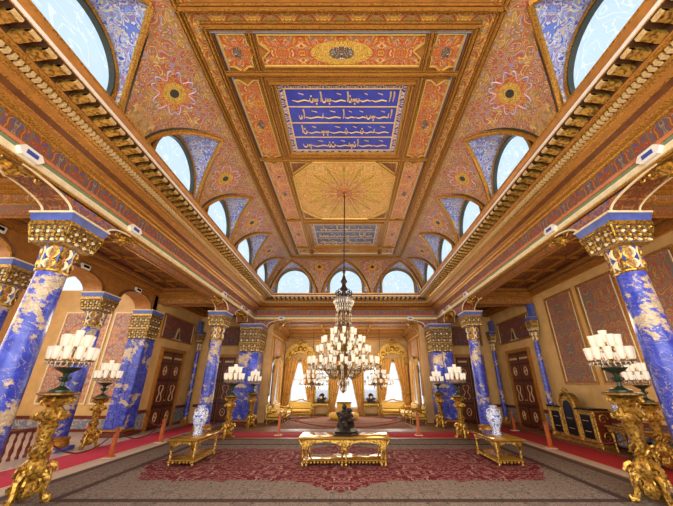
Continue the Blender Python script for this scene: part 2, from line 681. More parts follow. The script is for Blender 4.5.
def remember(root):
    TREE[root.name] = kids(root)
    for c in TREE[root.name]:
        k = kids(c)
        if k:
            TREE[c.name] = k
    return root


def arc(cx, cy, rx, ry, a0, a1, n):
    return [(cx + rx * cos(a0 + (a1 - a0) * i / n), cy + ry * sin(a0 + (a1 - a0) * i / n)) for i in range(n + 1)]
# ------------------------------------------------------------------ floors
WX = 7.75            # aisle wall face
XA = 4.70            # nave face of the arcade
YE = 15.60           # nave face of the end arcade
fl = MB()
fl.box(-5.5, 8.6, -1.5, 20.6, -0.2, 0.0, M['parquet'])
struct(fl.build('floor'), 'brown parquet floor of the hall')
fl = MB()
fl.box(-14.0, -5.5, -1.5, 20.6, -0.2, 0.0, M['stone'])
struct(fl.build('floor'), 'pale floor of the open stair hall and aisle')

# ------------------------------------------------------------------ ceiling of the nave
ZC = 7.41
CXF = 2.74
Y0, Y1 = 2.87, 13.65
YM = 8.26
SPR = 5.87           # springing of the cove
CW = 4.05            # clerestory wall face
YN, YF = 1.95, 14.95  # ends of the cove


def bar(mb, x0, x1, y0, y1, d, m, dz=0.0):
    """moulded bar hanging under the ceiling: bed coloured dark like shade, raised gilt ridge and two fine gilt fillets"""
    z = ZC - dz
    mb.box(x0, x1, y0, y1, z - d * 0.35, z + 0.02, M['bed'])
    lng = x1 - x0 < y1 - y0
    w = (x1 - x0) if lng else (y1 - y0)
    for a, b_, dd, mm in ((0.0, 0.12, 0.7, m), (0.30, 0.42, 0.8, M['ochre']), (0.42, 0.64, 1.0, m), (0.88, 1.0, 0.7, m)):
        if lng:
            mb.box(x0 + w * a, x0 + w * b_, y0, y1, z - d * dd, z - d * 0.3, mm)
        else:
            mb.box(x0, x1, y0 + w * a, y0 + w * b_, z - d * dd, z - d * 0.3, mm)


def framed(mb, x0, x1, y0, y1, w, d, m):
    bar(mb, x0, x1, y0, y0 + w, d, m)
    bar(mb, x0, x1, y1 - w, y1, d, m)
    bar(mb, x0, x0 + w, y0 + w, y1 - w, d, m)
    bar(mb, x1 - w, x1, y0 + w, y1 - w, d, m)


c = MB()
c.box(-CXF, CXF, Y0 - 0.9, Y1, ZC, ZC + 0.2, M['ochre'])
ceil_ = struct(c.build('ceiling'), 'gilded flat ceiling with painted compartments')


def flat(name, poly, dz, m, parent=ceil_):
    b = MB()
    b.prism(poly, 'z', ZC - dz, ZC + 0.01, m)
    return b.build(name, parent)


def rect(x0, x1, y0, y1):
    return [(x0, y0), (x1, y0), (x1, y1), (x0, y1)]


g = MB()
for s in (-1, 1):
    bar(g, *sorted((s * 2.74, s * 2.62)), Y0 - 0.9, Y1, 0.12, M['gold_fine'])
    bar(g, *sorted((s * 2.42, s * 2.30)), Y0 + 0.33, Y1 - 0.33, 0.10, M['gold_fine'])
    bar(g, *sorted((s * 2.30, s * 2.24)), Y0 + 0.45, Y1 - 0.45, 0.05, M['ochre_dark'])
for s in (-1, 1):
    ya, yb = (Y0, Y0 + 0.12) if s < 0 else (Y1 - 0.12, Y1)
    bar(g, -2.74, 2.74, ya, yb, 0.12, M['gold_fine'])
    ya, yb = (Y0 + 0.27, Y0 + 0.40) if s < 0 else (Y1 - 0.40, Y1 - 0.27)
    bar(g, -2.42, 2.42, ya, yb, 0.10, M['gold_fine'])
# compartments: rows (y0, y1)
R0 = (3.29, 4.01)
R1 = (4.16, 6.52)
R2 = (6.64, 9.92)
R3 = (10.04, 12.42)
R4 = (12.54, 13.20)
for yb in (4.02, 6.52, 9.92, 12.42):
    bar(g, -2.30, 2.30, yb, yb + 0.12, 0.08, M['gold_fine'])
for s in (-1, 1):
    for r in (R0, R1, R2, R3, R4):
        x0, x1 = sorted((s * 1.56, s * 1.68))
        bar(g, x0, x1, r[0], r[1], 0.08, M['gold_fine'])
for r in (R1, R3):
    framed(g, -1.56, 1.56, r[0], r[1], 0.06, 0.05, M['ochre'])
    framed(g, -1.50, 1.50, r[0] + 0.05, r[1] - 0.05, 0.10, 0.10, M['gold_fine'])
    framed(g, -1.40, 1.40, r[0] + 0.14, r[1] - 0.14, 0.04, 0.04, M['gold_line'])
g.build('gilt_ribs', ceil_)
b = MB()
for s in (-1, 1):
    b.box(*sorted((s * 2.62, s * 2.42)), Y0 - 0.9, Y1 - 0.12, ZC - 0.012, ZC + 0.01, M['border'])
b.box(-2.42, 2.42, Y0 + 0.12, Y0 + 0.27, ZC - 0.012, ZC + 0.01, M['border'])
b.box(-2.42, 2.42, Y1 - 0.27, Y1 - 0.12, ZC - 0.012, ZC + 0.01, M['border'])
for s in (-1, 1):
    b.box(*sorted((s * 2.20, s * 2.235)), Y0 + 0.43, Y1 - 0.43, ZC - 0.03, ZC, M['greyblue'])
for ya in (Y0 + 0.41, Y1 - 0.45):
    b.box(-2.3, 2.3, ya, ya + 0.04, ZC - 0.05, ZC, M['greyblue'])
b.build('floral_border', ceil_)


def notch(x0, x1, y0, y1, which, d=0.13):
    """rectangle with a pointed notch (-) or point (+) in the named sides"""
    xm, ym = (x0 + x1) / 2, (y0 + y1) / 2
    pts = [(x0, y0)]
    if 's' in which:
        pts += [(xm - 0.14, y0), (xm, y0 + which['s'] * d), (xm + 0.14, y0)]
    pts += [(x1, y0)]
    if 'e' in which:
        pts += [(x1, ym - 0.14), (x1 - which['e'] * d, ym), (x1, ym + 0.14)]
    pts += [(x1, y1)]
    if 'n' in which:
        pts += [(xm + 0.14, y1), (xm, y1 - which['n'] * d), (xm - 0.14, y1)]
    pts += [(x0, y1)]
    if 'w' in which:
        pts += [(x0, ym + 0.14), (x0 + which['w'] * d, ym), (x0, ym - 0.14)]
    return pts


def inset_panel(name, poly, m, r=0.022, rm=None):
    o = flat(name, poly, 0.004, m)
    b = MB()
    cx = sum(p[0] for p in poly) / len(poly)
    cy = sum(p[1] for p in poly) / len(poly)
    pts = [(x, y, ZC - 0.02) for x, y in poly] + [(poly[0][0], poly[0][1], ZC - 0.02)]
    b.tube(pts, r, rm or M['gold_line'], 5)
    b.build('gilt_edging', o)
    return o


for s in (-1, 1):
    x0, x1 = sorted((s * 1.72, s * 2.20))
    for r, k in ((R0, 'n'), (R4, 's')):
        inset_panel('corner_panel', notch(x0, x1, r[0] + 0.06, r[1] - 0.06, {k: -1, ('e' if s < 0 else 'w'): -1}, 0.1), M['panel_red'] if k == 'n' else M['panel_rose'])
    inset_panel('strip_panel', notch(x0, x1, R1[0] + 0.08, R1[1] - 0.06, {'s': 1, 'n': -1}, 0.12), M['panel_red'])
    inset_panel('strip_panel', notch(x0, x1, R2[0] + 0.06, R2[1] - 0.06, {'s': 1, 'n': 1}, 0.12), M['panel_rose'])
    inset_panel('strip_panel', notch(x0, x1, R3[0] + 0.06, R3[1] - 0.08, {'n': 1, 's': -1}, 0.12), M['panel_rose'])
inset_panel('long_panel', notch(-1.5, 1.5, R0[0] + 0.07, R0[1] - 0.07, {'e': 1, 'w': 1}, 0.16), M['panel_red'])
inset_panel('long_panel', notch(-1.5, 1.5, R4[0] + 0.07, R4[1] - 0.07, {'e': 1, 'w': 1}, 0.16), M['panel_red'])
bq = MB()
for (x, y, rx, ry) in [(0, 3.69, 0.34, 0.15), (-1.96, 3.69, .12, .12), (1.96, 3.69, .12, .12), (0, 12.87, 0.3, 0.12), (-1.96, 12.87, .12, .1), (1.96, 12.87, .12, .1),
                       (-1.96, 8.28, .1, .13), (1.96, 8.28, .1, .13), (-1.96, 7.4, .06, .06), (1.96, 7.4, .06, .06), (-1.96, 11.2, .1, .14), (1.96, 11.2, .1, .14), (-1.96, 5.4, .1, .16), (1.96, 5.4, .1, .16)]:
    if rx > 0.2:
        bq.prism(arc(x, y, rx * 1.7, ry * 1.5, 0, 2 * pi, 20)[:-1], 'z', ZC - 0.012, ZC, M['med_yellow'])
    bq.prism(arc(x, y, rx * 0.7, ry * 0.8, 0, 2 * pi, 16)[:-1], 'z', ZC - 0.018, ZC, M['bouquet'])
bq.build('painted_bouquet', ceil_)
# octagon with its star rosette
o8 = [(-0.85, 6.70), (0.85, 6.70), (1.52, 7.35), (1.52, 9.22), (0.85, 9.86), (-0.85, 9.86), (-1.52, 9.22), (-1.52, 7.35)]
ro = inset_panel('octagon_panel', o8, M['rosette'], 0.035)
st = MB()
for k in range(16):
    a = 2 * pi * k / 16
    for rr, w, m in ((1.0, 0.16, M['med_yellow']), (0.62, 0.1, M['panel_rose'])):
        a2 = a + (pi / 16 if rr < 0.7 else 0)
        kx, ky = 1.28, 1.34
        p = [(0.25 * rr * cos(a2) * kx, YM + 0.25 * rr * sin(a2) * ky), (0.75 * rr * cos(a2 - w) * kx, YM + 0.75 * rr * sin(a2 - w) * ky), (rr * cos(a2) * kx, YM + rr * sin(a2) * ky), (0.75 * rr * cos(a2 + w) * kx, YM + 0.75 * rr * sin(a2 + w) * ky)]
        st.prism(p, 'z', ZC - 0.012 - 0.003 * (rr < 0.7), ZC, m)
    st.tube([(0.2 * cos(a), YM + 0.2 * sin(a), ZC - 0.015), (1.3 * cos(a), YM + 1.38 * sin(a), ZC - 0.015)], 0.008, M['gold'], 4)
st.prism(arc(0, YM, 0.24, 0.25, 0, 2 * pi, 20)[:-1], 'z', ZC - 0.03, ZC, M['panel_red'])
st.build('star_rosette', ro)
for sx in (-1, 1):
    for sy in (-1, 1):
        ye = 6.72 if sy < 0 else 9.84
        yi = 7.22 if sy < 0 else 9.34
        inset_panel('spandrel_panel', [(sx * 1.50, ye), (sx * 0.98, ye), (sx * 1.50, yi)], M['coffer'], 0.03)

# calligraphy fields
rnd = random.Random(5)


def script_line(mb, x0, x1, yb, h, z, m, seed):
    """a line of gold script: long swept strokes, tall uprights, bowls and dots"""
    q = random.Random(seed)
    x = x1
    while x > x0 + 0.1:
        k = q.random()
        w = q.uniform(0.05, 0.12)
        r = h * 0.042
        if k < 0.30:      # long kashida
            w = min(q.uniform(0.22, 0.42), x - x0)
            mb.tube([(x, yb + h * 0.06, z), (x - w * 0.3, yb + h * 0.14, z), (x - w * 0.7, yb + h * 0.02, z), (x - w, yb + h * 0.12, z)], [r, r * 1.3, r * 1.2, r * 0.5], m, 4)
            if q.random() < 0.35:
                mb.tube([(x, yb + h * 0.06, z), (x + 0.01, yb + h * 0.4, z)], [r, r * 0.6], m, 4)
            mb.tube([(x - w * 0.3, yb + h * 0.52, z), (x - w * 0.6, yb + h * 0.62, z)], [r * 0.8, r * 0.5], m, 4)
        elif k < 0.55:    # upright
            mb.tube([(x - 0.01, yb + h * 0.72, z), (x, yb + h * 0.4, z), (x - 0.015, yb + h * 0.02, z)], [r * 1.3, r, r * 0.7], m, 4)
            w = q.uniform(0.04, 0.07)
        elif k < 0.8:     # bowl
            mb.tube([(x + w * 0.5 * cos(a) - w * 0.5, yb + h * 0.22 + h * 0.26 * sin(a), z) for a in [pi * 0.05 - pi * 1.1 * i / 7 for i in range(8)]], [r * 0.6, r, r * 1.2, r * 1.3, r * 1.2, r, r * .8, r * .5], m, 4)
            if q.random() < 0.6:
                mb.box(x - w * 0.5 - r, x - w * 0.5 + r, yb + h * 0.42 - r, yb + h * 0.42 + r, z - r, z + r, m)
        else:             # teeth
            for i in range(3):
                mb.tube([(x - i * 0.03, yb + h * 0.22, z), (x - i * 0.03 - 0.012, yb + h * 0.03, z)], [r * 0.8, r], m, 4)
            mb.box(x - 0.03 - r, x - 0.03 + r, yb - h * 0.12 - r, yb - h * 0.12 + r, z - r, z + r, m)
            w = 0.09
        x -= w + 0.012


def calligraphy(y0, y1, rows, ground, seed):
    f = flat('calligraphy_panel', rect(-1.36, 1.36, y0, y1), 0.006, M['lattice'])
    bx, by = 0.13, 0.13
    gr = MB()
    gr.prism(rect(-1.36 + bx, 1.36 - bx, y0 + by, y1 - by), 'z', ZC - 0.012, ZC, ground)
    gr.build('script_ground', f)
    t = MB()
    hh = (y1 - y0 - 2 * by) / rows
    for i in range(rows + 1):
        t.box(-1.36 + bx, 1.36 - bx, y0 + by + hh * i - 0.012, y0 + by + hh * i + 0.012, ZC - 0.022, ZC - 0.01, M['letters'])
    for s in (-1, 1):
        t.box(s * (1.36 - bx) - 0.012, s * (1.36 - bx) + 0.012, y0 + by, y1 - by, ZC - 0.022, ZC - 0.01, M['letters'])
    t.build('gilt_rule', f)
    t = MB()
    for i in range(rows):
        # the script stands with its head towards the viewer's end of the hall
        yb = -(y0 + by + hh * (i + 0.72))
        script_line(t, -1.12, 1.12, yb, hh * 0.78, ZC - 0.018, M['letters'], seed + i)
    t.v = [(x, -y, z) for x, y, z in t.v]
    t.build('lettering', f)


calligraphy(4.30, 6.37, 4, M['bluefield'], 11)
calligraphy(10.22, 12.24, 3, M['bluefield_grey'], 31)

# ------------------------------------------------------------------ cove vault with lunettes
TA = radians(75)
CR, CH = CW - CXF, ZC - SPR


WZ = 6.36           # centre height of the window arches


def cove_d(t):
    return CR * (1 - cos(t))


def cove_z(t):
    return SPR + CH * sin(t)


def groin(a):
    return 1.19 * (1 - a ** 1.6)


def build_cove(side_map, lo, hi, centers, name, mitre_lo, mitre_hi, mname):
    """side_map(u, d, z) -> world; u runs along the wall, d is the inset"""
    mb = MB()
    lu = MB()
    ribs = MB()
    NA = 14
    for ci, cu in enumerate(centers):
        for sgn in (-1, 1):
            first = ci == 0 and sgn < 0
            last = ci == len(centers) - 1 and sgn > 0

            def edge(t):
                e = cu + sgn * 1.3
                if sgn < 0 and ci > 0:
                    e = (cu + centers[ci - 1]) / 2
                if sgn > 0 and ci < len(centers) - 1:
                    e = (cu + centers[ci + 1]) / 2
                if first and mitre_lo:
                    e = lo + cove_d(t)
                if last and mitre_hi:
                    e = hi - cove_d(t)
                if first and not mitre_lo:
                    e = lo
                return e

            def surf(u, v):
                t = TA * v
                a = v
                s0 = cu + sgn * groin(a)
                e = edge(t)
                return side_map(s0 + (e - s0) * u, cove_d(t), cove_z(t))
            mb.grid(surf, 6, NA, M['cove'])

            def top(u, v):
                t = TA + (pi / 2 - TA) * v
                e = edge(t)
                return side_map(cu + (e - cu) * u, cove_d(t), cove_z(t))
            mb.grid(top, 6, 3, M['cove'])

            def vault(u, v):
                a = v
                if a < 0.25:
                    p0 = (cu + sgn * 0.93, 0.0, SPR + (WZ - SPR) * a / 0.25)
                else:
                    ph = (a - 0.25) / 0.75 * pi / 2
                    p0 = (cu + sgn * 0.93 * cos(ph), 0.0, WZ + 0.93 * sin(ph))
                t = TA * a
                p1 = (cu + sgn * groin(a), cove_d(t), cove_z(t))
                # sag the web a little
                q = [p0[i] + (p1[i] - p0[i]) * u for i in range(3)]
                q[2] += 0.03 * sin(pi * u) * a
                return side_map(*q)
            lu.grid(vault, 6, NA, M['lunette'])
            pts = []
            pts2 = []
            for i in range(NA + 1):
                a = i / NA
                t = TA * a
                pts.append(side_map(cu + sgn * groin(a), cove_d(t) + 0.01, cove_z(t) - 0.01))
                pts2.append(side_map(cu + sgn * (groin(a) + 0.085), cove_d(t) + 0.012, cove_z(t) - 0.012 + 0.05 * a))
            ribs.tube(pts, 0.055, M['gold_fine'], 6)
            ribs.tube(pts2, 0.022, M['frame_dark'], 5)
    w = struct(mb.build(name, recalc=False))
    lu.build('lunette_vault', w, recalc=False)
    ribs.build('gilt_groin', w)
    # painted medallions between the lunettes
    med = MB()
    us = [(centers[i] + centers[i + 1]) / 2 for i in range(len(centers) - 1)]
    for cu in us:
        t0 = radians(57)
        for r0, r1, m, off in ((0.0, 0.09, M['black'], 0.02), (0.09, 0.23, M['med_yellow'], 0.016), (0.23, 0.36, M['med_red'], 0.012)):
            def ringf(u, v):
                a = 2 * pi * u
                r = r0 + (r1 - r0) * v
                if r1 > 0.3 and v > 0.5:
                    r *= 1 + 0.07 * cos(6 * a) + 0.06 * cos(14 * a)
                t = t0 + r * sin(a) / 1.45
                return side_map(cu + r * cos(a), cove_d(t) + off, cove_z(t) - off * 0.5)
            med.grid(ringf, 32, 3, m)
        for k in range(6):
            for fl_ in (-1, 1):
                a0 = 2 * pi * k / 6 + pi / 6
                pts = []
                for i in range(9):
                    tt = i / 8
                    a = a0 + fl_ * (0.04 + 0.5 * tt)
                    r = 0.40 + 0.07 * sin(pi * 1.7 * tt) - 0.05 * tt
                    t = t0 + r * sin(a) / 1.45
                    pts.append(side_map(cu + r * cos(a), cove_d(t) + 0.012, cove_z(t) - 0.006))
                med.tube(pts, [.006, .010, .014, .016, .016, .014, .012, .010, .007], M['scroll'], 4)
    med.build('painted_medallion', w, recalc=False)
    # clerestory wall below each vault with its half-round window
    for cu in centers:
        wi = MB()
        o_ = [(cu - 0.86, SPR)] + arc(cu, WZ, 0.86, 0.86, pi, 0, 20) + [(cu + 0.86, SPR)]
        wi.add([side_map(p[0], -0.05, p[1]) for p in o_], [tuple(range(len(o_)))], M['pane'])
        WN[0] += 1
        wo = MB()
        for r0, r1, d, m in ((0.82, 0.85, 0.05, M['frame_dark']), (0.85, 0.91, 0.07, M['gold_fine']), (0.91, 0.95, 0.03, M['frame_dark'])):
            def rim(u, v):
                k = [(r0, -0.05), (r0, d), (r1, d), (r1, -0.05)][min(3, int(v * 3 + 0.5))]
                if u < 0.12:
                    return side_map(cu - k[0], k[1], SPR + (WZ - SPR) * u / 0.12)
                if u > 0.88:
                    return side_map(cu + k[0], k[1], SPR + (WZ - SPR) * (1 - u) / 0.12)
                a = pi * (u - 0.12) / 0.76
                return side_map(cu - k[0] * cos(a), k[1], WZ + k[0] * sin(a))
            wo.grid(rim, 32, 3, m)
        fr = struct(wo.build('window_%d' % WN[0], recalc=False), 'half-round clerestory window')
        wi.build('glass_pane', fr, recalc=False)
    return w


WN = [0]
build_cove(lambda u, d, z: (-CW + d, u, z), YN - 1.2, YF, CL, 'wall_left_cove', False, True, 'left')
build_cove(lambda u, d, z: (CW - d, u, z), YN - 1.2, YF, CL, 'wall_right_cove', False, True, 'right')
build_cove(lambda u, d, z: (u, YF - d, z), -CW, CW, [-2.7, 0, 2.7], 'wall_end_cove', True, True, 'end')

# outer roof shell keeps the weather out above the aisles
sh = MB()
for s in (-1, 1):
    sh.box(*sorted((s * 4.12, s * 4.5)), -1.5, 15.4, 5.6, 7.7, M['wall'])
sh.box(-4.5, 4.5, 15.02, 15.4, 5.6, 7.7, M['wall'])
sh.box(-4.5, 4.5, -1.5, 15.4, 7.62, 7.8, M['wall'])
struct(sh.build('wall_clerestory_backing'))

# ------------------------------------------------------------------ entablature round the nave
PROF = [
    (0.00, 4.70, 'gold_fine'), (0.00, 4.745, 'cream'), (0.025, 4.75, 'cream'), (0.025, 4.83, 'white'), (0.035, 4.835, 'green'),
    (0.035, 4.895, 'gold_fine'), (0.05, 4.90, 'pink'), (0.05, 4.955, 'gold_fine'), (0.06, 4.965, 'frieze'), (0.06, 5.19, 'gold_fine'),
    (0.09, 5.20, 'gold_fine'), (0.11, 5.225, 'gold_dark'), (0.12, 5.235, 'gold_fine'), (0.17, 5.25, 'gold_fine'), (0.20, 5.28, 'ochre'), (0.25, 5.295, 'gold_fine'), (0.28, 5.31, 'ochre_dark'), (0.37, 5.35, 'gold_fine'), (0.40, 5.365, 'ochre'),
    (0.46, 5.40, 'gold_fine'), (0.50, 5.415, 'gold_dark'), (0.51, 5.43, 'gold_fine'), (0.55, 5.445, 'shade_recess'), (0.56, 5.525, 'gold_fine'), (0.64, 5.535, 'gold_fine'),
    (0.68, 5.56, 'ochre'), (0.70, 5.57, 'shade_recess'), (0.72, 5.67, 'shade_recess'), (1.00, 5.67, 'gold_fine'), (1.00, 5.69, 'white'),
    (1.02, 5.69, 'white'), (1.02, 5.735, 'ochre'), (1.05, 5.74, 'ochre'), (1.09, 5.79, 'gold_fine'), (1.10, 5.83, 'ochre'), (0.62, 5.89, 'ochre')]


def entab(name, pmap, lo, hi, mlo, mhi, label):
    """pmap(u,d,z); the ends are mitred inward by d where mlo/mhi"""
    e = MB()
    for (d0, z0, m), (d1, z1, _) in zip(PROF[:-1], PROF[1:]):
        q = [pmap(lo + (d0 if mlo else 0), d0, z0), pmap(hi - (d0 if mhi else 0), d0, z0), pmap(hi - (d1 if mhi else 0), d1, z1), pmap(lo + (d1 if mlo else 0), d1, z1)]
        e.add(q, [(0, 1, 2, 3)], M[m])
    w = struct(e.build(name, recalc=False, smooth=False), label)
    dn = MB()
    n = int((hi - lo - (0.6 if mlo else 0) - (0.6 if mhi else 0)) / 0.08)
    for i in range(n):
        u = lo + (0.6 if mlo else 0) + 0.03 + i * 0.08
        pts = [pmap(a, d, z) for z in (5.45, 5.52) for a, d in ((u, 0.55), (u + 0.045, 0.55), (u + 0.045, 0.635), (u, 0.635))]
        dn.add(pts, [(3, 2, 1, 0), (4, 5, 6, 7), (0, 1, 5, 4), (1, 2, 6, 5), (2, 3, 7, 6), (3, 0, 4, 7)], M['modfront'])
    dn.build('dentil_course', w, smooth=False)
    mo = MB()
    L = hi - lo - (1.15 if mlo else 0) - (1.15 if mhi else 0)
    n = int(L / 0.22)
    for i in range(n + 1):
        u = lo + (1.15 if mlo else 0) - 0.07 + (L / n) * i
        sil = [(0.71, 5.665), (0.98, 5.665), (0.98, 5.63), (0.94, 5.605), (0.89, 5.61), (0.84, 5.59), (0.80, 5.585), (0.76, 5.57), (0.71, 5.57)]
        k = len(sil)
        pts = [pmap(u, d, z) for d, z in sil] + [pmap(u + 0.12, d, z) for d, z in sil]
        fs = [tuple(range(k)), tuple(range(2 * k - 1, k - 1, -1))] + [(j, j + k, (j + 1) % k + k, (j + 1) % k) for j in range(k)]
        mo.add(pts, fs, M['gold'])
        # cream fluted front block of each bracket
        q = [pmap(a, d, z) for z in (5.612, 5.655) for a, d in ((u + 0.0, 0.9), (u + 0.12, 0.9), (u + 0.12, 0.992), (u + 0.0, 0.992))]
        mo.add(q, [(3, 2, 1, 0), (4, 5, 6, 7), (0, 1, 5, 4), (1, 2, 6, 5), (2, 3, 7, 6), (3, 0, 4, 7)], M['modfront'])
    mo.build('modillion_course', w)
    return w


entab('trim_1', lambda u, d, z: (-XA + d, u, z), -1.4, YE, False, True, 'gilded cornice on the stair hall side')
entab('trim_2', lambda u, d, z: (XA - d, u, z), -1.4, YE, False, True, 'gilded cornice on the cabinet side')
entab('trim_3', lambda u, d, z: (u, YE - d, z), -XA, XA, True, True, 'gilded cornice across the far end')

# ------------------------------------------------------------------ arcade beams with rounded corners over the columns
AY = [4.95, 12.45]      # free column axes
AB = 4.40               # top of abacus
ABN = 4.47              # top of abacus on the two nearest columns
SO = 4.70               # beam soffit


def spandrel(axis, c0, c1, ctr, reach_lo, reach_hi, half, mface, AB=AB):
    """stilted corner piece above a column: profile along the arcade"""
    p = []
    if reach_lo:
        p += [(ctr - half - reach_lo, SO)]
        p += arc(ctr - half - reach_lo, AB, reach_lo, SO - AB, pi / 2, 0, 8)[1:]
    else:
        p += [(ctr - half, SO), (ctr - half, AB)]
    if reach_hi:
        p += arc(ctr + half + reach_hi, AB, reach_hi, SO - AB, pi, pi / 2, 8)
    else:
        p += [(ctr + half, AB), (ctr + half, SO)]
    m = MB()
    m.prism(p, axis, c0 + 0.012, c1 - 0.012, M['coffer'])
    m.prism(p, axis, c0, c0 + 0.014, mface)
    m.prism(p, axis, c1 - 0.014, c1, mface)
    # gilt edge line following the curve
    for c in (c0, c1):
        if reach_lo:
            q = arc(ctr - half - reach_lo, AB, reach_lo, SO - AB, pi / 2, 0, 8)
            m.tube([(c, y, z) if axis == 'x' else (y, c, z) for y, z in q], 0.02, M['cream'], 5)
        if reach_hi:
            q = arc(ctr + half + reach_hi, AB, reach_hi, SO - AB, pi, pi / 2, 8)
            m.tube([(c, y, z) if axis == 'x' else (y, c, z) for y, z in q], 0.02, M['cream'], 5)
    return m


for s, nm in ((-1, 'left'), (1, 'right')):
    w = MB()
    x0, x1 = sorted((s * 4.72, s * 5.22))
    w.box(x0, x1, -1.4, 16.0, SO + 0.005, 5.62, M['ochre'])
    # painted soffit strip between gilt edges
    w.box(x0 + 0.12, x1 - 0.12, -1.4, 15.3, SO - 0.01, SO + 0.01, M['soffit'])
    w.box(x0, x0 + 0.07, -1.4, 15.3, SO - 0.02, SO + 0.02, M['gold_fine'])
    w.box(x1 - 0.07, x1, -1.4, 15.3, SO - 0.02, SO + 0.02, M['gold_fine'])
    wo = struct(w.build('wall_%s_arcade' % nm), 'arcade beam of the nave')
    for ctr, lo_, hi_ in ((AY[0], 0.95, 0.62), (AY[1], 0.72, 0.50), (15.02, 0.22, 0)):
        spandrel('x', x0, x1, ctr, lo_, hi_, 0.42 if ctr < 15 else 0.5, M['spandrel'], ABN if ctr < 5 else AB).build('spandrel', wo)
w = MB()
w.box(-5.5, 5.5, 15.62, 16.3, SO + 0.005, 5.62, M['ochre'])
w.box(-4.6, 4.6, 15.7, 16.2, SO - 0.01, SO + 0.01, M['soffit'])
w.box(-4.6, 4.6, 15.62, 15.68, SO - 0.02, SO + 0.02, M['gold_fine'])
wo = struct(w.build('wall_end_arcade'), 'beam across the salon opening')
for s in (-1, 1):
    spandrel('y', 15.62, 16.2, s * 4.55, 0.75 if s > 0 else 0, 0.75 if s < 0 else 0, 0.5, M['spandrel']).build('spandrel', wo)

# ------------------------------------------------------------------ aisle ceilings, cross beams and cornices
for s, nm in ((-1, 'left'), (1, 'right')):
    a = MB()
    x0, x1 = sorted((s * 5.2, s * 7.75))
    a.box(x0, x1, -1.4, 16.4, 5.36, 5.5, M['coffer'])
    ac = struct(a.build('ceiling_aisle_%s' % nm), 'coffered aisle ceiling')
    b = MB()
    ys = [(-1.4, 4.7), (5.2, 12.2), (12.7, 16.4)]
    for (ya, yb) in ys:
        # stepped cornice round each bay
        for d, z0, z1, m in ((0.10, 5.0, 5.07, 'gold_fine'), (0.18, 5.07, 5.16, 'ochre'), (0.26, 5.16, 5.20, 'gold_dark'), (0.34, 5.20, 5.27, 'ochre'), (0.42, 5.27, 5.37, 'ochre_dark')):
            b.box(x0, x0 + d, ya, yb, z0, z1, M[m])
            b.box(x1 - d, x1, ya, yb, z0, z1, M[m])
            b.box(x0 + d, x1 - d, ya, ya + d, z0, z1, M[m])
            b.box(x0 + d, x1 - d, yb - d, yb, z0, z1, M[m])
        # coffer ribs
        n = max(2, int((yb - ya) / 1.1))
        for i in range(1, n):
            y = ya + (yb - ya) * i / n
            b.box(x0 + 0.42, x1 - 0.42, y - 0.05, y + 0.05, 5.30, 5.37, M['gold_fine'])
        for k in (0.32, 0.68):
            x = x0 + (x1 - x0) * k
            b.box(x - 0.05, x + 0.05, ya + 0.42, yb - 0.42, 5.30, 5.37, M['gold_fine'])
        for i in range(n):
            y = ya + (yb - ya) * (i + 0.5) / n
            b.prism([(x0 + 1.12 - 0.28, y), (x0 + 1.12, y - 0.3), (x0 + 1.12 + 0.28, y), (x0 + 1.12, y + 0.3)], 'z', 5.34, 5.37, M['gold_dark'])
    for y in (4.95, 12.45):
        b.box(x0, x1, y - 0.25, y + 0.25, 4.74, 5.40, M['soffit'])
        b.box(x0, x1, y - 0.29, y + 0.29, 4.92, 5.0, M['gold_fine'])
        b.box(x0, x1, y - 0.27, y - 0.21, 4.72, 4.78, M['gold_fine'])
        b.box(x0, x1, y + 0.21, y + 0.27, 4.72, 4.78, M['gold_fine'])
    b.build('coffer_mouldings', ac)

# ------------------------------------------------------------------ aisle walls


def wall_panel(mb, fx, y0, y1, z0, z1, m, s, fw=0.05):
    """framed panel on an aisle wall at x = fx facing the nave"""
    d = -s
    mb.box(*sorted((fx, fx + d * 0.015)), y0, y1, z0, z1, m)
    for a0, a1, b0, b1 in ((y0 - fw, y1 + fw, z0 - fw, z0), (y0 - fw, y1 + fw, z1, z1 + fw), (y0 - fw, y0, z0, z1), (y1, y1 + fw, z0, z1)):
        mb.box(*sorted((fx, fx + d * 0.045)), a0, a1, b0, b1, M['gold_fine'])
    mb.box(*sorted((fx, fx + d * 0.03)), y0 + 0.05, y0 + 0.08, z0 + 0.05, z1 - 0.05, M['cream'])
    mb.box(*sorted((fx, fx + d * 0.03)), y1 - 0.08, y1 - 0.05, z0 + 0.05, z1 - 0.05, M['cream'])


def dado(mb, fx, y0, y1, s):
    d = -s
    mb.box(*sorted((fx, fx + d * 0.02)), y0, y1, 0.10, 0.66, M['dado'])
    mb.box(*sorted((fx, fx + d * 0.06)), y0, y1, 0.66, 0.78, M['rail'])
    mb.box(*sorted((fx, fx + d * 0.05)), y0, y1, 0.0, 0.12, M['rail'])


def crest(mb, fx, y, z, s):
    """pale plaster crest painted in the middle of an overdoor"""
    d = -s
    p = [(y - 0.42, z), (y - 0.3, z + 0.06), (y - 0.2, z + 0.06), (y - 0.15, z + 0.2), (y - 0.1, z + 0.42), (y, z + 0.55), (y + 0.1, z + 0.42), (y + 0.15, z + 0.2), (y + 0.2, z + 0.06), (y + 0.3, z + 0.06), (y + 0.42, z)]
    mb.prism(p, 'x', *sorted((fx, fx + d * 0.05)), M['inlay'])
    p = [(y - 0.1, z + 0.04), (y - 0.08, z + 0.25), (y, z + 0.42), (y + 0.08, z + 0.25), (y + 0.1, z + 0.04)]
    mb.prism(p, 'x', *sorted((fx, fx + d * 0.06)), M['frame_dark'])


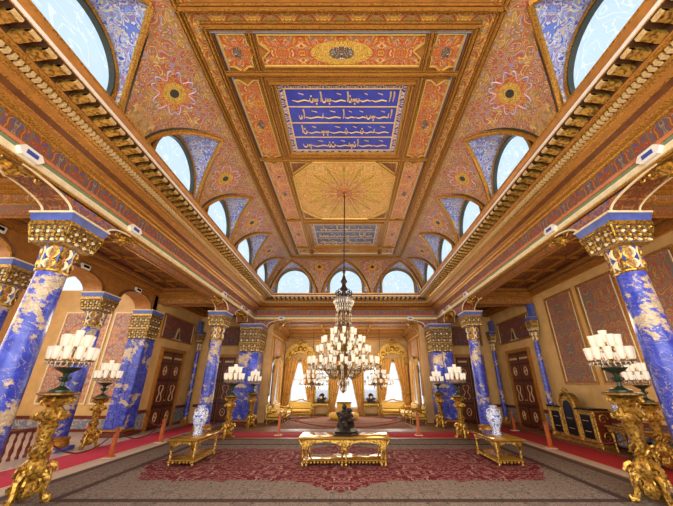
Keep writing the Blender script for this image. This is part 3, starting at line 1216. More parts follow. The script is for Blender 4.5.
w = MB()
w.box(7.75, 8.4, -1.4, 16.4, 0, 5.5, M['wall'])
wr = struct(w.build('wall_right'), 'ochre aisle wall with arabesque panels')
p = MB()
for (y0, y1) in ((9.98, 11.42), (8.22, 9.66), (6.46, 7.9), (4.0, 4.5)):
    wall_panel(p, 7.75, y0, y1, 1.72, 4.66, M['wallpanel'], 1)
wall_panel(p, 7.75, 5.5, 5.72, 1.72, 4.66, M['panel_red'], 1)
wall_panel(p, 7.75, 5.86, 6.2, 1.72, 4.66, M['wallpanel'], 1)
wall_panel(p, 7.75, 12.85, 15.6, 3.5, 4.45, M['overdoor'], 1)
crest(p, 7.75, 14.2, 3.52, 1)
p.build('wall_panels', wr)
p = MB()
dado(p, 7.75, -1.4, 13.1, 1)
dado(p, 7.75, 15.25, 16.3, 1)
struct(p.build('baseboard_right'), 'marbled dado and mahogany rail')
w = MB()
w.box(-8.4, -7.75, 12.0, 16.4, 0, 5.5, M['wall'])
wl = struct(w.build('wall_left'), 'ochre aisle wall with a walnut door')
p = MB()
wall_panel(p, -7.75, 12.95, 15.6, 3.5, 4.45, M['overdoor'], -1)
crest(p, -7.75, 14.2, 3.52, -1)
p.build('wall_panels', wl)
p = MB()
dado(p, -7.75, 12.55, 13.1, -1)
dado(p, -7.75, 15.25, 16.3, -1)
struct(p.build('baseboard_left'), 'marbled dado and mahogany rail')

DN = [0]


def door(place, width, h, label, parent_name):
    """double door, local: x along the wall, y outwards from the wall"""
    DN[0] += 1
    d = MB()
    W = width / 2
    for x0, x1 in ((-W - 0.14, -W), (W, W + 0.14)):
        d.box(x0, x1, 0, 0.09, 0, h + 0.14, M['ochre'])
        d.box(x0 + 0.045, x1 - 0.045, 0.08, 0.115, 0.1, h + 0.1, M['gold_fine'])
    d.box(-W, W, 0, 0.09, h, h + 0.14, M['ochre'])
    d.box(-W, W, 0.08, 0.115, h + 0.045, h + 0.095, M['gold_fine'])
    o = struct(d.build('door_%d' % DN[0]), label)
    o.location, o.rotation_euler = place[0], (0, 0, place[1])
    for sx in (-1, 1):
        l = MB()
        x0, x1 = sorted((sx * 0.012, sx * W))
        l.box(x0, x1, -0.02, 0.035, 0.0, h, M['door'])
        for (z0, z1) in ((0.15, 0.75), (0.9, 1.75), (1.9, 2.45), (2.55, h - 0.12)):
            l.box(x0 + 0.08, x1 - 0.08, 0.03, 0.055, z0, z1, M['rail'])
            e = 0.012
            for a0, a1, b0, b1 in ((x0 + 0.08, x1 - 0.08, z0, z0 + e), (x0 + 0.08, x1 - 0.08, z1 - e, z1), (x0 + 0.08, x0 + 0.08 + e, z0, z1), (x1 - 0.08 - e, x1 - 0.08, z0, z1)):
                l.box(a0, a1, 0.05, 0.065, b0, b1, M['gold_dark'])
        lo = l.build('door_leaf', o)
        i = MB()
        xc = (x0 + x1) / 2
        for zc, rr in ((0.45, 0.16), (2.2, 0.17)):
            for f in (-1, 1):
                i.tube([(xc + f * rr * 0.72 * sin(a) * (1 - 0.2 * abs(cos(a))), 0.065, zc + rr * cos(a)) for a in [pi * k / 10 for k in range(11)]], 0.022, M['inlay'], 5)
            i.ball((xc, 0.06, zc), 0.04, M['inlay'], 6)
        for f in (-1, 1):
            i.tube([(xc + f * (0.05 + 0.1 * abs(sin(a * 2))), 0.065, 1.32 + 0.3 * cos(a)) for a in [pi * k / 14 for k in range(15)]], 0.02, M['inlay'], 5)
        i.box(x0 + 0.1, x1 - 0.1, 0.06, 0.07, 2.68, 2.76, M['inlay'])
        i.build('inlay', lo)
        k = MB()
        k.ball((sx * 0.06, 0.08, 1.05), 0.03, M['gold'], 6)
        k.build('door_handle', lo)
    return o


door(((7.75, 14.18, 0), pi / 2), 1.72, 2.98, 'walnut double door on the cabinet side', 'r')
door(((-7.75, 14.18, 0), -pi / 2), 1.72, 2.98, 'walnut double door on the stair hall side', 'l')
# end walls of both aisles with their doors
for s, nm in ((-1, 'left'), (1, 'right')):
    e = MB()
    x0, x1 = sorted((s * 3.9, s * 8.2))
    e.box(x0, x1, 16.3, 16.7, 0, 5.5, M['wall'])
    eo = struct(e.build('wall_%s_aisle_end' % nm), 'end wall of the aisle')
    p = MB()
    a0, a1 = sorted((s * 5.5, s * 7.1))
    p.box(a0, a1, 16.28, 16.3, 3.52, 4.45, M['overdoor'])
    for b0, b1, c0, c1 in ((a0 - 0.05, a1 + 0.05, 3.47, 3.52), (a0 - 0.05, a1 + 0.05, 4.45, 4.5), (a0 - 0.05, a0, 3.52, 4.45), (a1, a1 + 0.05, 3.52, 4.45)):
        p.box(b0, b1, 16.26, 16.3, c0, c1, M['gold_fine'])
    p.box(a0 - 0.3, a0, 16.27, 16.3, 0.66, 0.78, M['rail'])
    p.box(a1 + 0.1, s * 7.75 if s > 0 else a1 + 0.2, 16.27, 16.3, 0.66, 0.78, M['rail']) if s > 0 else None
    p.build('wall_panels', eo)
    door(((s * 6.25, 16.3, 0), pi), 1.30, 2.93, 'walnut double door closing the aisle on the %s side' % ('stair hall' if s < 0 else 'cabinet'), nm)

# ------------------------------------------------------------------ stair hall beyond the open side
lh = MB()
lh.box(-14.0, -8.2, 13.3, 13.7, 0, 7.0, M['wall'])
lb = struct(lh.build('wall_stair_hall_back'), 'far wall of the open stair hall')
p = MB()
for (x0, x1) in ((-12.25, -10.35), (-10.1, -8.75)):
    p.box(x0, x1, 13.27, 13.3, 1.0, 4.55, M['wallpanel_light'])
    for b0, b1, c0, c1 in ((x0 - 0.06, x1 + 0.06, 0.94, 1.0), (x0 - 0.06, x1 + 0.06, 4.55, 4.61), (x0 - 0.06, x0, 1.0, 4.55), (x1, x1 + 0.06, 1.0, 4.55)):
        p.box(b0, b1, 13.25, 13.3, c0, c1, M['cream'])
p.box(-14, -8.2, 13.24, 13.3, 0.44, 0.55, M['rail'])
p.box(-14, -8.2, 13.27, 13.3, 0.08, 0.44, M['dado'])
p.box(-14, -8.2, 13.25, 13.3, 0.0, 0.1, M['rail'])
p.build('wall_panels', lb)
lh = MB()
lh.box(-14.3, -14.0, -1.4, 13.7, 0, 7.0, M['wall'])
struct(lh.build('wall_stair_hall_outer'), 'outer wall of the stair hall')
lh = MB()
lh.box(-14.3, -8.5, -1.4, 13.7, 6.9, 7.05, M['ochre'])
struct(lh.build('ceiling_stair_hall'), 'plain ceiling of the stair hall')
for ctr, ax in (((-12.6, 13.28, 5.6), 'y'), ((-13.98, 10.0, 5.6), 'x')):
    WN[0] += 1
    k = MB()
    pl = MB()
    po = arc(0, 0, 0.7, 0.7, 0, pi, 18)
    if ax == 'y':
        pl.add([(ctr[0] + a, ctr[1], ctr[2] + b_) for a, b_ in po], [tuple(range(len(po)))], M['pane_bright'])
        k.tube([(ctr[0] + a * 1.04, ctr[1], ctr[2] + b_ * 1.04) for a, b_ in po], 0.06, M['gold_fine'], 6)
    else:
        pl.add([(ctr[0], ctr[1] + a * 1.5, ctr[2] + b_) for a, b_ in po], [tuple(range(len(po)))], M['pane_bright'])
        k.tube([(ctr[0], ctr[1] + a * 1.55, ctr[2] + b_ * 1.04) for a, b_ in po], 0.06, M['gold_fine'], 6)
    fr = struct(k.build('window_%d' % WN[0]), 'half-round window of the stair hall')
    pl.build('glass_pane', fr, recalc=False)
# arcade wall between aisle and stair hall: round arches on the lapis columns
LY = [4.05, 6.87, 9.70, 12.25]
aw = MB()
pts_top = 5.36
yl = [1.2] + LY
for i in range(len(yl) - 1):
    a, b_ = yl[i] + 0.42, yl[i + 1] - 0.42
    mid = (a + b_) / 2
    half = (b_ - a) / 2
    poly = [(yl[i], AB), (a, AB)] + [(mid - half * cos(t), AB + 0.42 * sin(t)) for t in [pi * k / 14 for k in range(1, 14)]] + [(b_, AB), (yl[i + 1], AB), (yl[i + 1], pts_top), (yl[i], pts_top)]
    aw.prism(poly, 'x', -8.35, -7.75, M['ochre'])
    for rr, m in ((0.03, 'gold_fine'), (0.045, 'ochre_dark')):
        k = 1.0 if m == 'gold_fine' else 1.07
        aw.tube([(-7.74, mid - half * k * cos(t), AB + 0.42 * k * sin(t)) for t in [pi * j / 14 for j in range(15)]], rr, M[m], 6)
struct(aw.build('wall_left_arches'), 'arched wall over the stair hall columns')
up = MB()
up.box(-8.5, -8.2, -1.4, 13.4, 5.3, 7.0, M['wall'])
struct(up.build('wall_left_upper'), 'plain wall above the arches')

# ------------------------------------------------------------------ far salon
SX, SY, SZ = 3.85, 19.8, 4.62
for s, nm in ((-1, 'left'), (1, 'right')):
    w = MB()
    w.box(*sorted((s * SX, s * 4.4)), 16.2, 16.6, 0, SZ + 0.2, M['wall_pale'])
    w.box(*sorted((s * SX, s * 4.4)), 18.5, SY + 0.4, 0, SZ + 0.2, M['wall_pale'])
    w.box(*sorted((s * SX, s * 4.4)), 16.6, 18.5, 2.85, SZ + 0.2, M['wall_pale'])
    w.box(*sorted((s * SX, s * 4.4)), 16.6, 18.5, 0, 0.5, M['wall_pale'])
    wo = struct(w.build('wall_%s_salon' % nm), 'side wall of the far salon')
    p = MB()
    for y0, y1 in ((16.3, 16.55), (16.8, 18.3), (18.75, 19.5)):
        wall_panel(p, s * SX, y0, y1, 3.0 if 16.7 < y0 < 18.4 else 1.2, 3.95, M['wallpanel_light'], s, 0.06)
    dado(p, s * SX, 16.2, 16.6, s)
    p.build('wall_panels', wo)
    WN[0] += 1
    k = MB()
    for a0, a1, b0, b1 in ((16.6, 18.5, 2.75, 2.85), (16.6, 16.68, 0.5, 2.85), (18.42, 18.5, 0.5, 2.85), (17.5, 17.56, 0.5, 2.85)):
        k.box(*sorted((s * (SX + 0.02), s * (SX + 0.12))), a0, a1, b0, b1, M['white'])
    fr = struct(k.build('window_%d' % WN[0]), 'tall salon side window')
    k = MB()
    k.box(*sorted((s * (SX + 0.12), s * (SX + 0.14))), 16.6, 18.5, 0.5, 2.85, M['pane_bright'])
    k.build('glass_pane', fr)
w = MB()
wins = [(-3.4, -1.95), (-0.95, 0.95), (1.95, 3.4)]
edges = [-4.4, -3.4, -1.95, -0.95, 0.95, 1.95, 3.4, 4.4]
for i in (0, 2, 4, 6):
    w.box(edges[i], edges[i + 1], SY, SY + 0.4, 0, SZ + 0.2, M['wall'])
for a, b_ in wins:
    w.box(a, b_, SY, SY + 0.4, 2.95, SZ + 0.2, M['wall'])
    w.box(a, b_, SY, SY + 0.4, 0, 0.35, M['wall'])
we = struct(w.build('wall_end'), 'window wall of the far salon')
for a, b_ in wins:
    WN[0] += 1
    k = MB()
    for x0, x1, z0, z1 in ((a, a + 0.07, .35, 2.95), (b_ - .07, b_, .35, 2.95), (a, b_, 2.87, 2.95), (a, b_, .35, .42), (a, b_, 1.9, 1.94)):
        k.box(x0, x1, SY + 0.1, SY + 0.2, z0, z1, M['white'])
    fr = struct(k.build('window_%d' % WN[0]), 'tall garden window of the far salon')
    k = MB()
    k.box(a, b_, SY + 0.2, SY + 0.22, .35, 2.95, M['pane_bright'])
    k.build('glass_pane', fr)
c = MB()
c.box(-4.4, 4.4, 16.2, SY + 0.4, SZ, SZ + 0.2, M['coffer'])
co = struct(c.build('ceiling_salon'), 'painted ceiling of the far salon')
b = MB()
for d, z0, z1, m in ((0.10, 4.15, 4.24, 'gold_fine'), (0.16, 4.24, 4.36, 'ochre'), (0.26, 4.36, 4.42, 'gold_dark'), (0.34, 4.42, 4.52, 'ochre'), (0.44, 4.52, 4.63, 'gold_fine')):
    b.box(-SX, SX, SY - d, SY, z0, z1, M[m])
    for s in (-1, 1):
        b.box(*sorted((s * SX, s * (SX - d))), 16.25, SY - d, z0, z1, M[m])
for y in (17.2, 18.5):
    b.box(-SX + 0.4, SX - 0.4, y - 0.06, y + 0.06, 4.52, 4.63, M['gold_fine'])
for x in (-1.3, 1.3):
    b.box(x - 0.06, x + 0.06, 16.3, SY - 0.4, 4.52, 4.63, M['gold_fine'])
b.build('cornice_moulding', co)

# ------------------------------------------------------------------ carpets
k = MB()
k.bbox(-5.5, 5.5, 4.9, 11.6, 0.0, 0.014, M['carpet'], 0.004)
tag(k.build('carpet'), 'huge old carpet of grey-beige scrolls round a stepped dark red field', 'carpet')
k = MB()
k.bbox(-4.72, 4.72, 12.0, 13.3, 0.0, 0.010, M['red'], 0.003)
tag(k.build('runner'), 'red runner crossing the hall in front of the far salon', 'carpet runner', 'red runners')
k = MB()
k.bbox(5.95, 7.02, 1.0, 16.0, 0.001, 0.011, M['red'], 0.003)
k.bbox(5.62, 5.95, 1.0, 11.9, 0.001, 0.009, M['cloth_white'], 0.003)
tag(k.build('runner'), 'dark red runner along the wall in front of the gilded cabinet', 'carpet runner', 'red runners')
k = MB()
k.bbox(-7.12, -6.0, 1.0, 16.0, 0.001, 0.011, M['rose_runner'], 0.003)
k.bbox(-6.0, -5.55, 1.0, 11.9, 0.001, 0.009, M['cloth_white'], 0.003)
k.bbox(-7.24, -7.12, 1.0, 16.0, 0.001, 0.010, M['cloth_white'], 0.003)
tag(k.build('runner'), 'rose-red runner with white borders beside the stair hall columns', 'carpet runner', 'red runners')
k = MB()
k.bbox(-2.8, 2.8, 14.2, 19.5, 0.0, 0.010, M['farcarpet'], 0.003)
tag(k.build('carpet'), 'faded rose carpet with a curved red line on the salon floor', 'carpet')
# ------------------------------------------------------------------ lapis columns


def capital_block(mb, z0, z1, h0, h1, seed=1, dense=True):
    """carved tapering block with gilt scrollwork over blue"""
    vs_ = []
    for h, z in ((h0 * 0.82, z0), (h0, z0 + 0.03), (h1, z1 - 0.05), (h1 + 0.02, z1 - 0.04), (h1 + 0.02, z1)):
        vs_ += [(-h, -h, z), (h, -h, z), (h, h, z), (-h, h, z)]
    fs = [(3, 2, 1, 0), (16, 17, 18, 19)]
    mats = ['gold_dark', 'umber_blue', 'gold', 'gold']
    for r in range(4):
        mb.add([vs_[r * 4 + i] for i in range(8)], [(i, (i + 1) % 4, 4 + (i + 1) % 4, 4 + i) for i in range(4)], M[mats[r]])
    mb.add(vs_, fs, M['gold'])
    nrow, ncol = (4, 7) if dense else (2, 4)
    for f in range(4):
        a = f * pi / 2
        ux, uy = cos(a), sin(a)
        nx, ny = -sin(a), cos(a)
        for r in range(nrow):
            t = (r + 0.5) / nrow
            z = z0 + 0.05 + (z1 - z0 - 0.12) * t
            h = h0 + (h1 - h0) * t + 0.012
            for c in range(ncol):
                u = (c + 0.5) / ncol * 2 - 1
                fl_ = 1 if (c + r) % 2 else -1
                p = (nx * h * -1 + ux * u * h * 0.95, ny * h * -1 + uy * u * h * 0.95, z)
                mb.volute(p, (ux, uy, 0), (0, 0, 1), (0.30 * (h0 + h1) / ncol * 1.0) if dense else 0.07, 1.15, 0.023 if dense else 0.021, M['gold'] if (c * 2 + r * 3) % 4 else M['cream'], fl_, 4, 9)
        for e in (-1, 1):
            mb.tube([(-nx * h0 + ux * e * h0, -ny * h0 + uy * e * h0, z0 + 0.02), (-nx * (h1 + .01) + ux * e * (h1 + .01), -ny * (h1 + .01) + uy * e * (h1 + .01), z1 - 0.04)], 0.022, M['gold'], 5)
    return mb


def bell(mb, z0, z1, r):
    """drum of pale petals, blue gaps and red diamonds between gilt rings"""
    H = z1 - z0
    mb.lathe([(r, z0 + 0.03), (r * 1.03, z0 + H * 0.5), (r * 1.2, z1)], M['gold_dark'], 24)
    mb.lathe([(r * 1.02, z0), (r * 1.14, z0 + 0.02), (r * 1.14, z0 + 0.045), (r * 1.02, z0 + 0.06)], M['gold'], 24)
    for k in range(8):
        a = 2 * pi * k / 8 + pi / 8
        for half in (-1, 1):
            for zz, hh in ((0.30, 0.2), (0.72, 0.24)):
                pts = []
                for i in range(9):
                    t = i / 8
                    b_ = a + half * (0.1 + 0.23 * sin(pi * t) ** 0.8)
                    z = z0 + H * zz + H * hh * (0.5 - t) * 1.7
                    rr = r * (1.045 + 0.16 * max(0, (z - z0) / H - 0.45))
                    pts.append((rr * cos(b_), rr * sin(b_), z))
                mb.tube(pts, [0.02, .026, .032, .036, .036, .032, .026, .022, .018], M['cream'] if half * (1 if k % 2 else -1) > 0 else M['gold'], 5)
        rr = r * 1.06
        z = z0 + H * 0.5
        p = [(rr * cos(a - 0.13), rr * sin(a - 0.13), z), (rr * cos(a), rr * sin(a), z + 0.09), (rr * cos(a + 0.13), rr * sin(a + 0.13), z), (rr * cos(a), rr * sin(a), z - 0.09), (rr * 1.06 * cos(a), rr * 1.06 * sin(a), z)]
        mb.add(p, [(4, 0, 1), (4, 1, 2), (4, 2, 3), (4, 3, 0)], M['med_red'])
        b_ = a + pi / 8
        mb.tube([(r * 1.05 * cos(b_), r * 1.05 * sin(b_), z0 + 0.08), (r * 1.2 * cos(b_), r * 1.2 * sin(b_), z1 - 0.02)], 0.02, M['bluepaint'], 4)
    return mb


def make_column(label, loc, r0, r1, zt, abz, hw, group):
    t = thing('column', label, 'column', loc, 0, group)
    b = MB()
    b.bbox(-r0 * 1.32, r0 * 1.32, -r0 * 1.32, r0 * 1.32, 0, 0.10, M['lapis'], 0.015)
    b.lathe([(r0 * 1.3, 0.10), (r0 * 1.32, 0.14), (r0 * 1.3, 0.19), (r0 * 1.25, 0.21), (r0 * 1.22, 0.25), (r0 * 1.3, 0.27), (r0 * 1.3, 0.31), (r0 * 1.1, 0.34), (r0 * 1.02, 0.36)], M['gold_fine'], 28)
    b.build('base', t)
    b = MB()
    prof = []
    for i in range(13):
        u = i / 12
        prof.append((r0 + (r1 - r0) * u ** 1.25, 0.36 + (zt - 0.36) * u))
    b.lathe(prof, M['lapis'], 32)
    b.build('shaft', t)
    b = MB()
    zb = zt + (abz - 0.19 - zt) * 0.54
    bell(b, zt - 0.03, zb, r1 * 1.0)
    capital_block(b, zb - 0.01, abz - 0.19, hw * 0.70, hw * 0.84)
    b.build('capital', t)
    b = MB()
    kx = hw * 0.9
    b.box(-kx * 0.93, kx * 0.93, -hw * 0.93, hw * 0.93, abz - 0.20, abz - 0.165, M['gold'])
    b.box(-kx, kx, -hw, hw, abz - 0.165, abz - 0.035, M['abacus'], 0.03)
    b.box(-kx * 1.04, kx * 1.04, -hw * 1.04, hw * 1.04, abz - 0.035, abz, M['cream'])
    b.build('abacus', t)
    return remember(t)


c0 = make_column('nearest blue lapis column on the open stair hall side', (-5.04, 4.95, 0), 0.25, 0.205, 3.47, ABN, 0.42, 'lapis arcade columns')
dup(c0, 'nearest blue lapis column on the cabinet side', (5.04, 4.95, 0))
c1 = make_column('slim blue lapis column rising behind the gilt table with the porcelain vase, stair hall side', (-5.16, 12.45, 0), 0.245, 0.215, 3.32, AB, 0.40, 'lapis arcade columns')
c1['label'] = 'blue lapis column behind the vase table on the stair hall side'
dup(c1, 'blue lapis column behind the vase table on the cabinet side', (5.16, 12.45, 0))
c2 = make_column('blue lapis stair hall column standing behind the candelabrum on the rose runner', (-8.02, 9.70, 0), 0.27, 0.235, 3.36, AB, 0.40, 'lapis stair hall columns')
dup(c2, 'blue lapis stair hall column half hidden by the nearest big column', (-8.02, 6.87, 0))


def pillar(name, label, loc, w, d, zt, group, face):
    """square lapis pillar with a double-tier gilt capital"""
    t = thing(name, label, 'pillar', loc, 0, group)
    b = MB()
    b.bbox(-w * 1.1, w * 1.1, -d * 1.1, d * 1.1, 0, 0.16, M['rail'], 0.015)
    b.bbox(-w * 1.06, w * 1.06, -d * 1.06, d * 1.06, 0.16, 0.24, M['gold_fine'], 0.02)
    b.build('base', t)
    b = MB()
    g = 0.03
    for x0, x1 in ((-w, -g), (g, w)):
        b.bbox(x0, x1, -d, d, 0.22, zt, M['lapis'], 0.03)
    b.box(-g * 1.2, g * 1.2, -d + 0.03, d - 0.03, 0.22, zt, M['lapis'])
    b.build('shaft', t)
    b = MB()
    for h, z0, z1 in ((1.0, zt - 0.02, zt + 0.42), (1.06, zt + 0.40, AB - 0.2)):
        m2 = MB()
        capital_block(m2, z0, z1, w * h * 0.98, w * h * 1.05, 3, True)
        m2.v = [(x, y * d / w, z) for x, y, z in m2.v]
        o = len(b.v)
        b.v += m2.v
        for f, k in zip(m2.f, m2.k):
            b.f.append([a + o for a in f])
            b.k.append(b.mi(m2.mats[k]))
    b.build('capital', t)
    b = MB()
    b.box(-w * 1.12, w * 1.12, -d * 1.12, d * 1.12, AB - 0.21, AB - 0.17, M['gold'])
    b.box(-w * 1.18, w * 1.18, -d * 1.18, d * 1.18, AB - 0.17, AB - 0.03, M['abacus'], 0.03)
    b.box(-w * 1.2, w * 1.2, -d * 1.2, d * 1.2, AB - 0.03, AB, M['cream'])
    b.build('abacus', t)
    return remember(t)


p0 = pillar('pillar', 'square blue lapis pillar at the salon opening on the stair hall side', (-4.62, 15.45, 0), 0.46, 0.46, 3.10, 'lapis salon pillars', 0)
dup(p0, 'square blue lapis pillar at the salon opening on the cabinet side', (4.62, 15.45, 0))
pillar('pillar', 'square blue lapis pillar ending the stair hall arches beside the walnut door', (-8.02, 12.25, 0), 0.34, 0.34, 3.28, None, 0)


def pilaster(label, loc, face, group):
    """slim wall pilaster: gilt capital, lapis shaft, blue stub above"""
    t = thing('pilaster', label, 'pilaster', loc, face, group)
    b = MB()
    b.bbox(-0.13, 0.13, 0.03, 0.30, 0.0, 0.14, M['gold_fine'], 0.01)
    b.lathe([(0.12, 0.14), (0.13, 0.2), (0.105, 0.26)], M['gold_fine'], 16, (0, 0.17, 0))
    b.build('base', t)
    b = MB()
    b.lathe([(0.105, 0.26), (0.10, 1.5), (0.092, 3.25)], M['lapis'], 18, (0, 0.17, 0))
    b.build('shaft', t)
    b = MB()
    m2 = MB()
    bell(m2, 3.22, 3.6, 0.1)
    capital_block(m2, 3.58, 4.02, 0.13, 0.17, 1, False)
    b.v = [(x, y * 0.8 + 0.17, z) for x, y, z in m2.v]
    b.f, b.k, b.mats = m2.f, m2.k, m2.mats
    b.box(-0.2, 0.2, 0.01, 0.33, 4.02, 4.14, M['abacus'])
    b.box(-0.21, 0.21, 0.01, 0.34, 4.14, 4.17, M['gold'])
    b.build('capital', t)
    b = MB()
    b.box(-0.14, 0.14, 0.01, 0.16, 4.17, 4.70, M['abacus'])
    b.build('upper_block', t)
    return remember(t)


q0 = pilaster('slim lapis pilaster between the walnut door and the gilded cabinet', (7.685, 12.25, 0), pi / 2, 'slim wall pilasters')
dup(q0, 'slim lapis pilaster in the aisle corner past the door, cabinet side', (7.685, 16.0, 0), pi / 2)
dup(q0, 'slim lapis pilaster in the aisle corner past the door, stair hall side', (-7.685, 16.0, 0), -pi / 2)

# ------------------------------------------------------------------ gilt brackets with white plaques on the beams


def bracket(label, loc, rz):
    """local: x across the face (outwards is -y)"""
    t = thing('beam_bracket', label, 'bracket', loc, rz, 'gilt pendant brackets on the beams')
    b = MB()
    hexa = [(-0.2, 0), (-0.13, -0.085), (0.13, -0.085), (0.2, 0), (0.13, 0.085), (-0.13, 0.085)]
    b.prism([(x * .98, z_ * .95) for x, z_ in hexa], 'y', -0.055, 0.03, M['white'])
    po = b.build('plaque', t)
    b = MB()
    b.box(-0.085, 0.085, -0.065, -0.05, -0.032, 0.032, M['bluepaint'])
    b.build('blue_inset', po)
    b = MB()
    b.lathe([(0.02, -0.30), (0.05, -0.285), (0.03, -0.26), (0.09, -0.235), (0.14, -0.20), (0.11, -0.17), (0.16, -0.145), (0.13, -0.12), (0.06, -0.10)], M['gold'], 16, (0, 0.16, -0.10), 8, 0.1)
    b.build('pendant', t)
    for c, u, r, tr, f in (((0.2, 0.14, -0.2), (1, 0, 0), 0.085, 0.03, 1), ((-0.2, 0.14, -0.2), (1, 0, 0), 0.085, 0.03, -1),
                           ((0.38, 0.16, -0.18), (1, 0, 0), 0.06, 0.024, -1), ((-0.38, 0.16, -0.18), (1, 0, 0), 0.06, 0.024, 1),
                           ((0.1, 0.44, -0.2), (0, 1, 0), 0.08, 0.03, 1)):
        b = MB()
        b.volute(c, u, (0, 0, 1), r, 1.3, tr, M['gold'], f)
        b.build('scroll', t)
    return remember(t)


bk = bracket('gilt pendant bracket past the nearest column, stair hall side', (-4.66, 5.96, 4.85), pi / 2)
HS = ('stair hall side', 'cabinet side')
spots = [(3.55, 'in front of the nearest column'), (11.25, 'before the slim column'), (13.42, 'just past the slim column'), (14.35, 'next to the salon pillar')]
dup(bk, 'gilt pendant bracket past the nearest column, cabinet side', (4.66, 5.96, 4.85), -pi / 2)
for y, w in spots:
    for s in (-1, 1):
        dup(bk, 'gilt pendant bracket %s, %s' % (w, HS[0 if s < 0 else 1]), (s * 4.66, y, 4.85), -s * pi / 2)
for s in (-1, 1):
    dup(bk, 'gilt pendant bracket on the salon beam, %s' % HS[0 if s < 0 else 1], (s * 3.32, 15.58, 4.66 + 0.12), 0)

for y, l in ((10.85, 'small white plaque with dark inset over the arch next to the square pillar'), (8.4, 'small white plaque with dark inset over the stair hall column arch'), (5.95, 'small white plaque with dark inset over the nearest stair hall arch')):
    t = thing('arch_plaque', l, 'plaque', (-7.755, y, 4.90), 0, 'plaques over the stair hall arches')
    b = MB()
    b.bbox(0, .07, -.17, .17, -.08, .08, M['white'], .015)
    b.build('plate', t)
    b = MB()
    b.box(.068, .085, -.10, .10, -.035, .035, M['ebony'])
    b.build('dark_inset', t)

# ------------------------------------------------------------------ pedestals and crystal candelabra


def pedestal(label, loc, H, k, group):
    """baroque gilt torchere: three scroll feet, bulb, tapering stem, scrolled head, dark plate"""
    t = thing('gilded_pedestal', label, 'pedestal', loc, 0, group)
    b = MB()
    for i in range(3):
        a = 2 * pi * i / 3 + pi / 6
        ux, uy = cos(a), sin(a)
        pts = [(0.06, 0.30), (0.16, 0.30), (0.24, 0.22), (0.22, 0.12), (0.26, 0.04), (0.34, 0.03), (0.36, 0.07)]
        b.tube([(k * r * ux, k * r * uy, k * z) for r, z in pts], [k * v for v in (.05, .06, .055, .05, .05, .045, .025)], M['gold'], 7)
        b.volute((k * 0.22 * ux, k * 0.22 * uy, k * 0.30), (ux, uy, 0), (0, 0, 1), k * 0.1, 1.5, k * 0.035, M['gold'], 1)
        b.ball((k * 0.33 * ux, k * 0.33 * uy, k * 0.035), k * 0.035, M['gold'], 6)
        for j in (-1, 1):
            a2 = a + j * 0.5
            b.volute((k * 0.17 * cos(a2), k * 0.17 * sin(a2), k * 0.2), (cos(a2), sin(a2), 0), (0, 0, 1), k * 0.085, 1.2, k * 0.03, M['gold'], j)
    b.lathe([(k * r, k * z) for r, z in ((0.08, .06), (.15, .1), (.16, .16), (.1, .22), (.15, .27), (.19, .33), (.17, .40), (.10, .45))], M['gold'], 24, (0, 0, 0), 6, 0.1)
    b.v = [(x * 0.9, y * 0.9, z_ * 1.35) for x, y, z_ in b.v]
    b.build('tripod_base', t)
    b = MB()
    zb, zt = 0.59 * k, H - 0.46 * k
    b.lathe([(k * .09, zb), (k * .12, zb + .04 * k), (k * .075, zb + .08 * k), (k * .085, zb + .12 * k), (k * .095, zb + (zt - zb) * 0.5), (k * .125, zt - .06 * k), (k * .14, zt - .02 * k), (k * .10, zt + 0.02 * k)], M['gold'], 24, (0, 0, 0), 3, 0.06)
    for i in range(6):
        a = 2 * pi * i / 6
        b.tube([(k * (.10 + .03 * sin(pi * u)) * cos(a + u * 1.2), k * (.10 + .03 * sin(pi * u)) * sin(a + u * 1.2), zb + (zt - zb) * (0.1 + 0.35 * u)) for u in [j / 6 for j in range(7)]], [k * v for v in (.012, .02, .024, .024, .02, .014, .006)], M['gold'], 5)
    b.build('stem', t)
    b = MB()
    b.lathe([(k * r, H - 0.46 * k + k * z) for r, z in ((.08, 0), (.15, .04), (.17, .12), (.13, .2), (.10, .24), (.15, .30), (.19, .36), (.12, .40))], M['gold'], 24, (0, 0, 0), 6, 0.1)
    for i in range(6):
        a = 2 * pi * i / 6
        ux, uy = cos(a), sin(a)
        b.volute((k * .18 * ux, k * .18 * uy, H - .34 * k), (ux, uy, 0), (0, 0, 1), k * .075, 1.4, k * .028, M['gold'], -1)
        b.volute((k * .18 * ux, k * .18 * uy, H - .14 * k), (ux, uy, 0), (0, 0, 1), k * .07, 1.4, k * .026, M['gold'], 1)
    b.build('scrolled_head', t)
    b = MB()
    b.lathe([(k * .16, H - .07 * k), (k * .24, H - .05 * k), (k * .29, H - .035 * k), (k * .29, H - .012 * k), (k * .26, H)], M['gold_dark'], 8)
    b.build('top_plate', t)
    return remember(t)


def glass_shade(mb, c, r, h):
    mb.lathe([(r * 0.45, 0), (r * 0.75, h * 0.15), (r * 0.85, h * 0.5), (r * 1.0, h * 0.9), (r * 1.08, h)], M['shade'], 10, c, cap=True)
    return mb


def shade_proto(r, h):
    b = MB()
    glass_shade(b, (0, 0, 0), r, h)
    o = b.build('glass_shade')
    me = o.data
    bpy.data.objects.remove(o)
    return me


def put_shade(me, parent, loc):
    o = bpy.data.objects.new('glass_shade', me)
    COL.objects.link(o)
    o.parent = parent
    o.location = loc
    return o


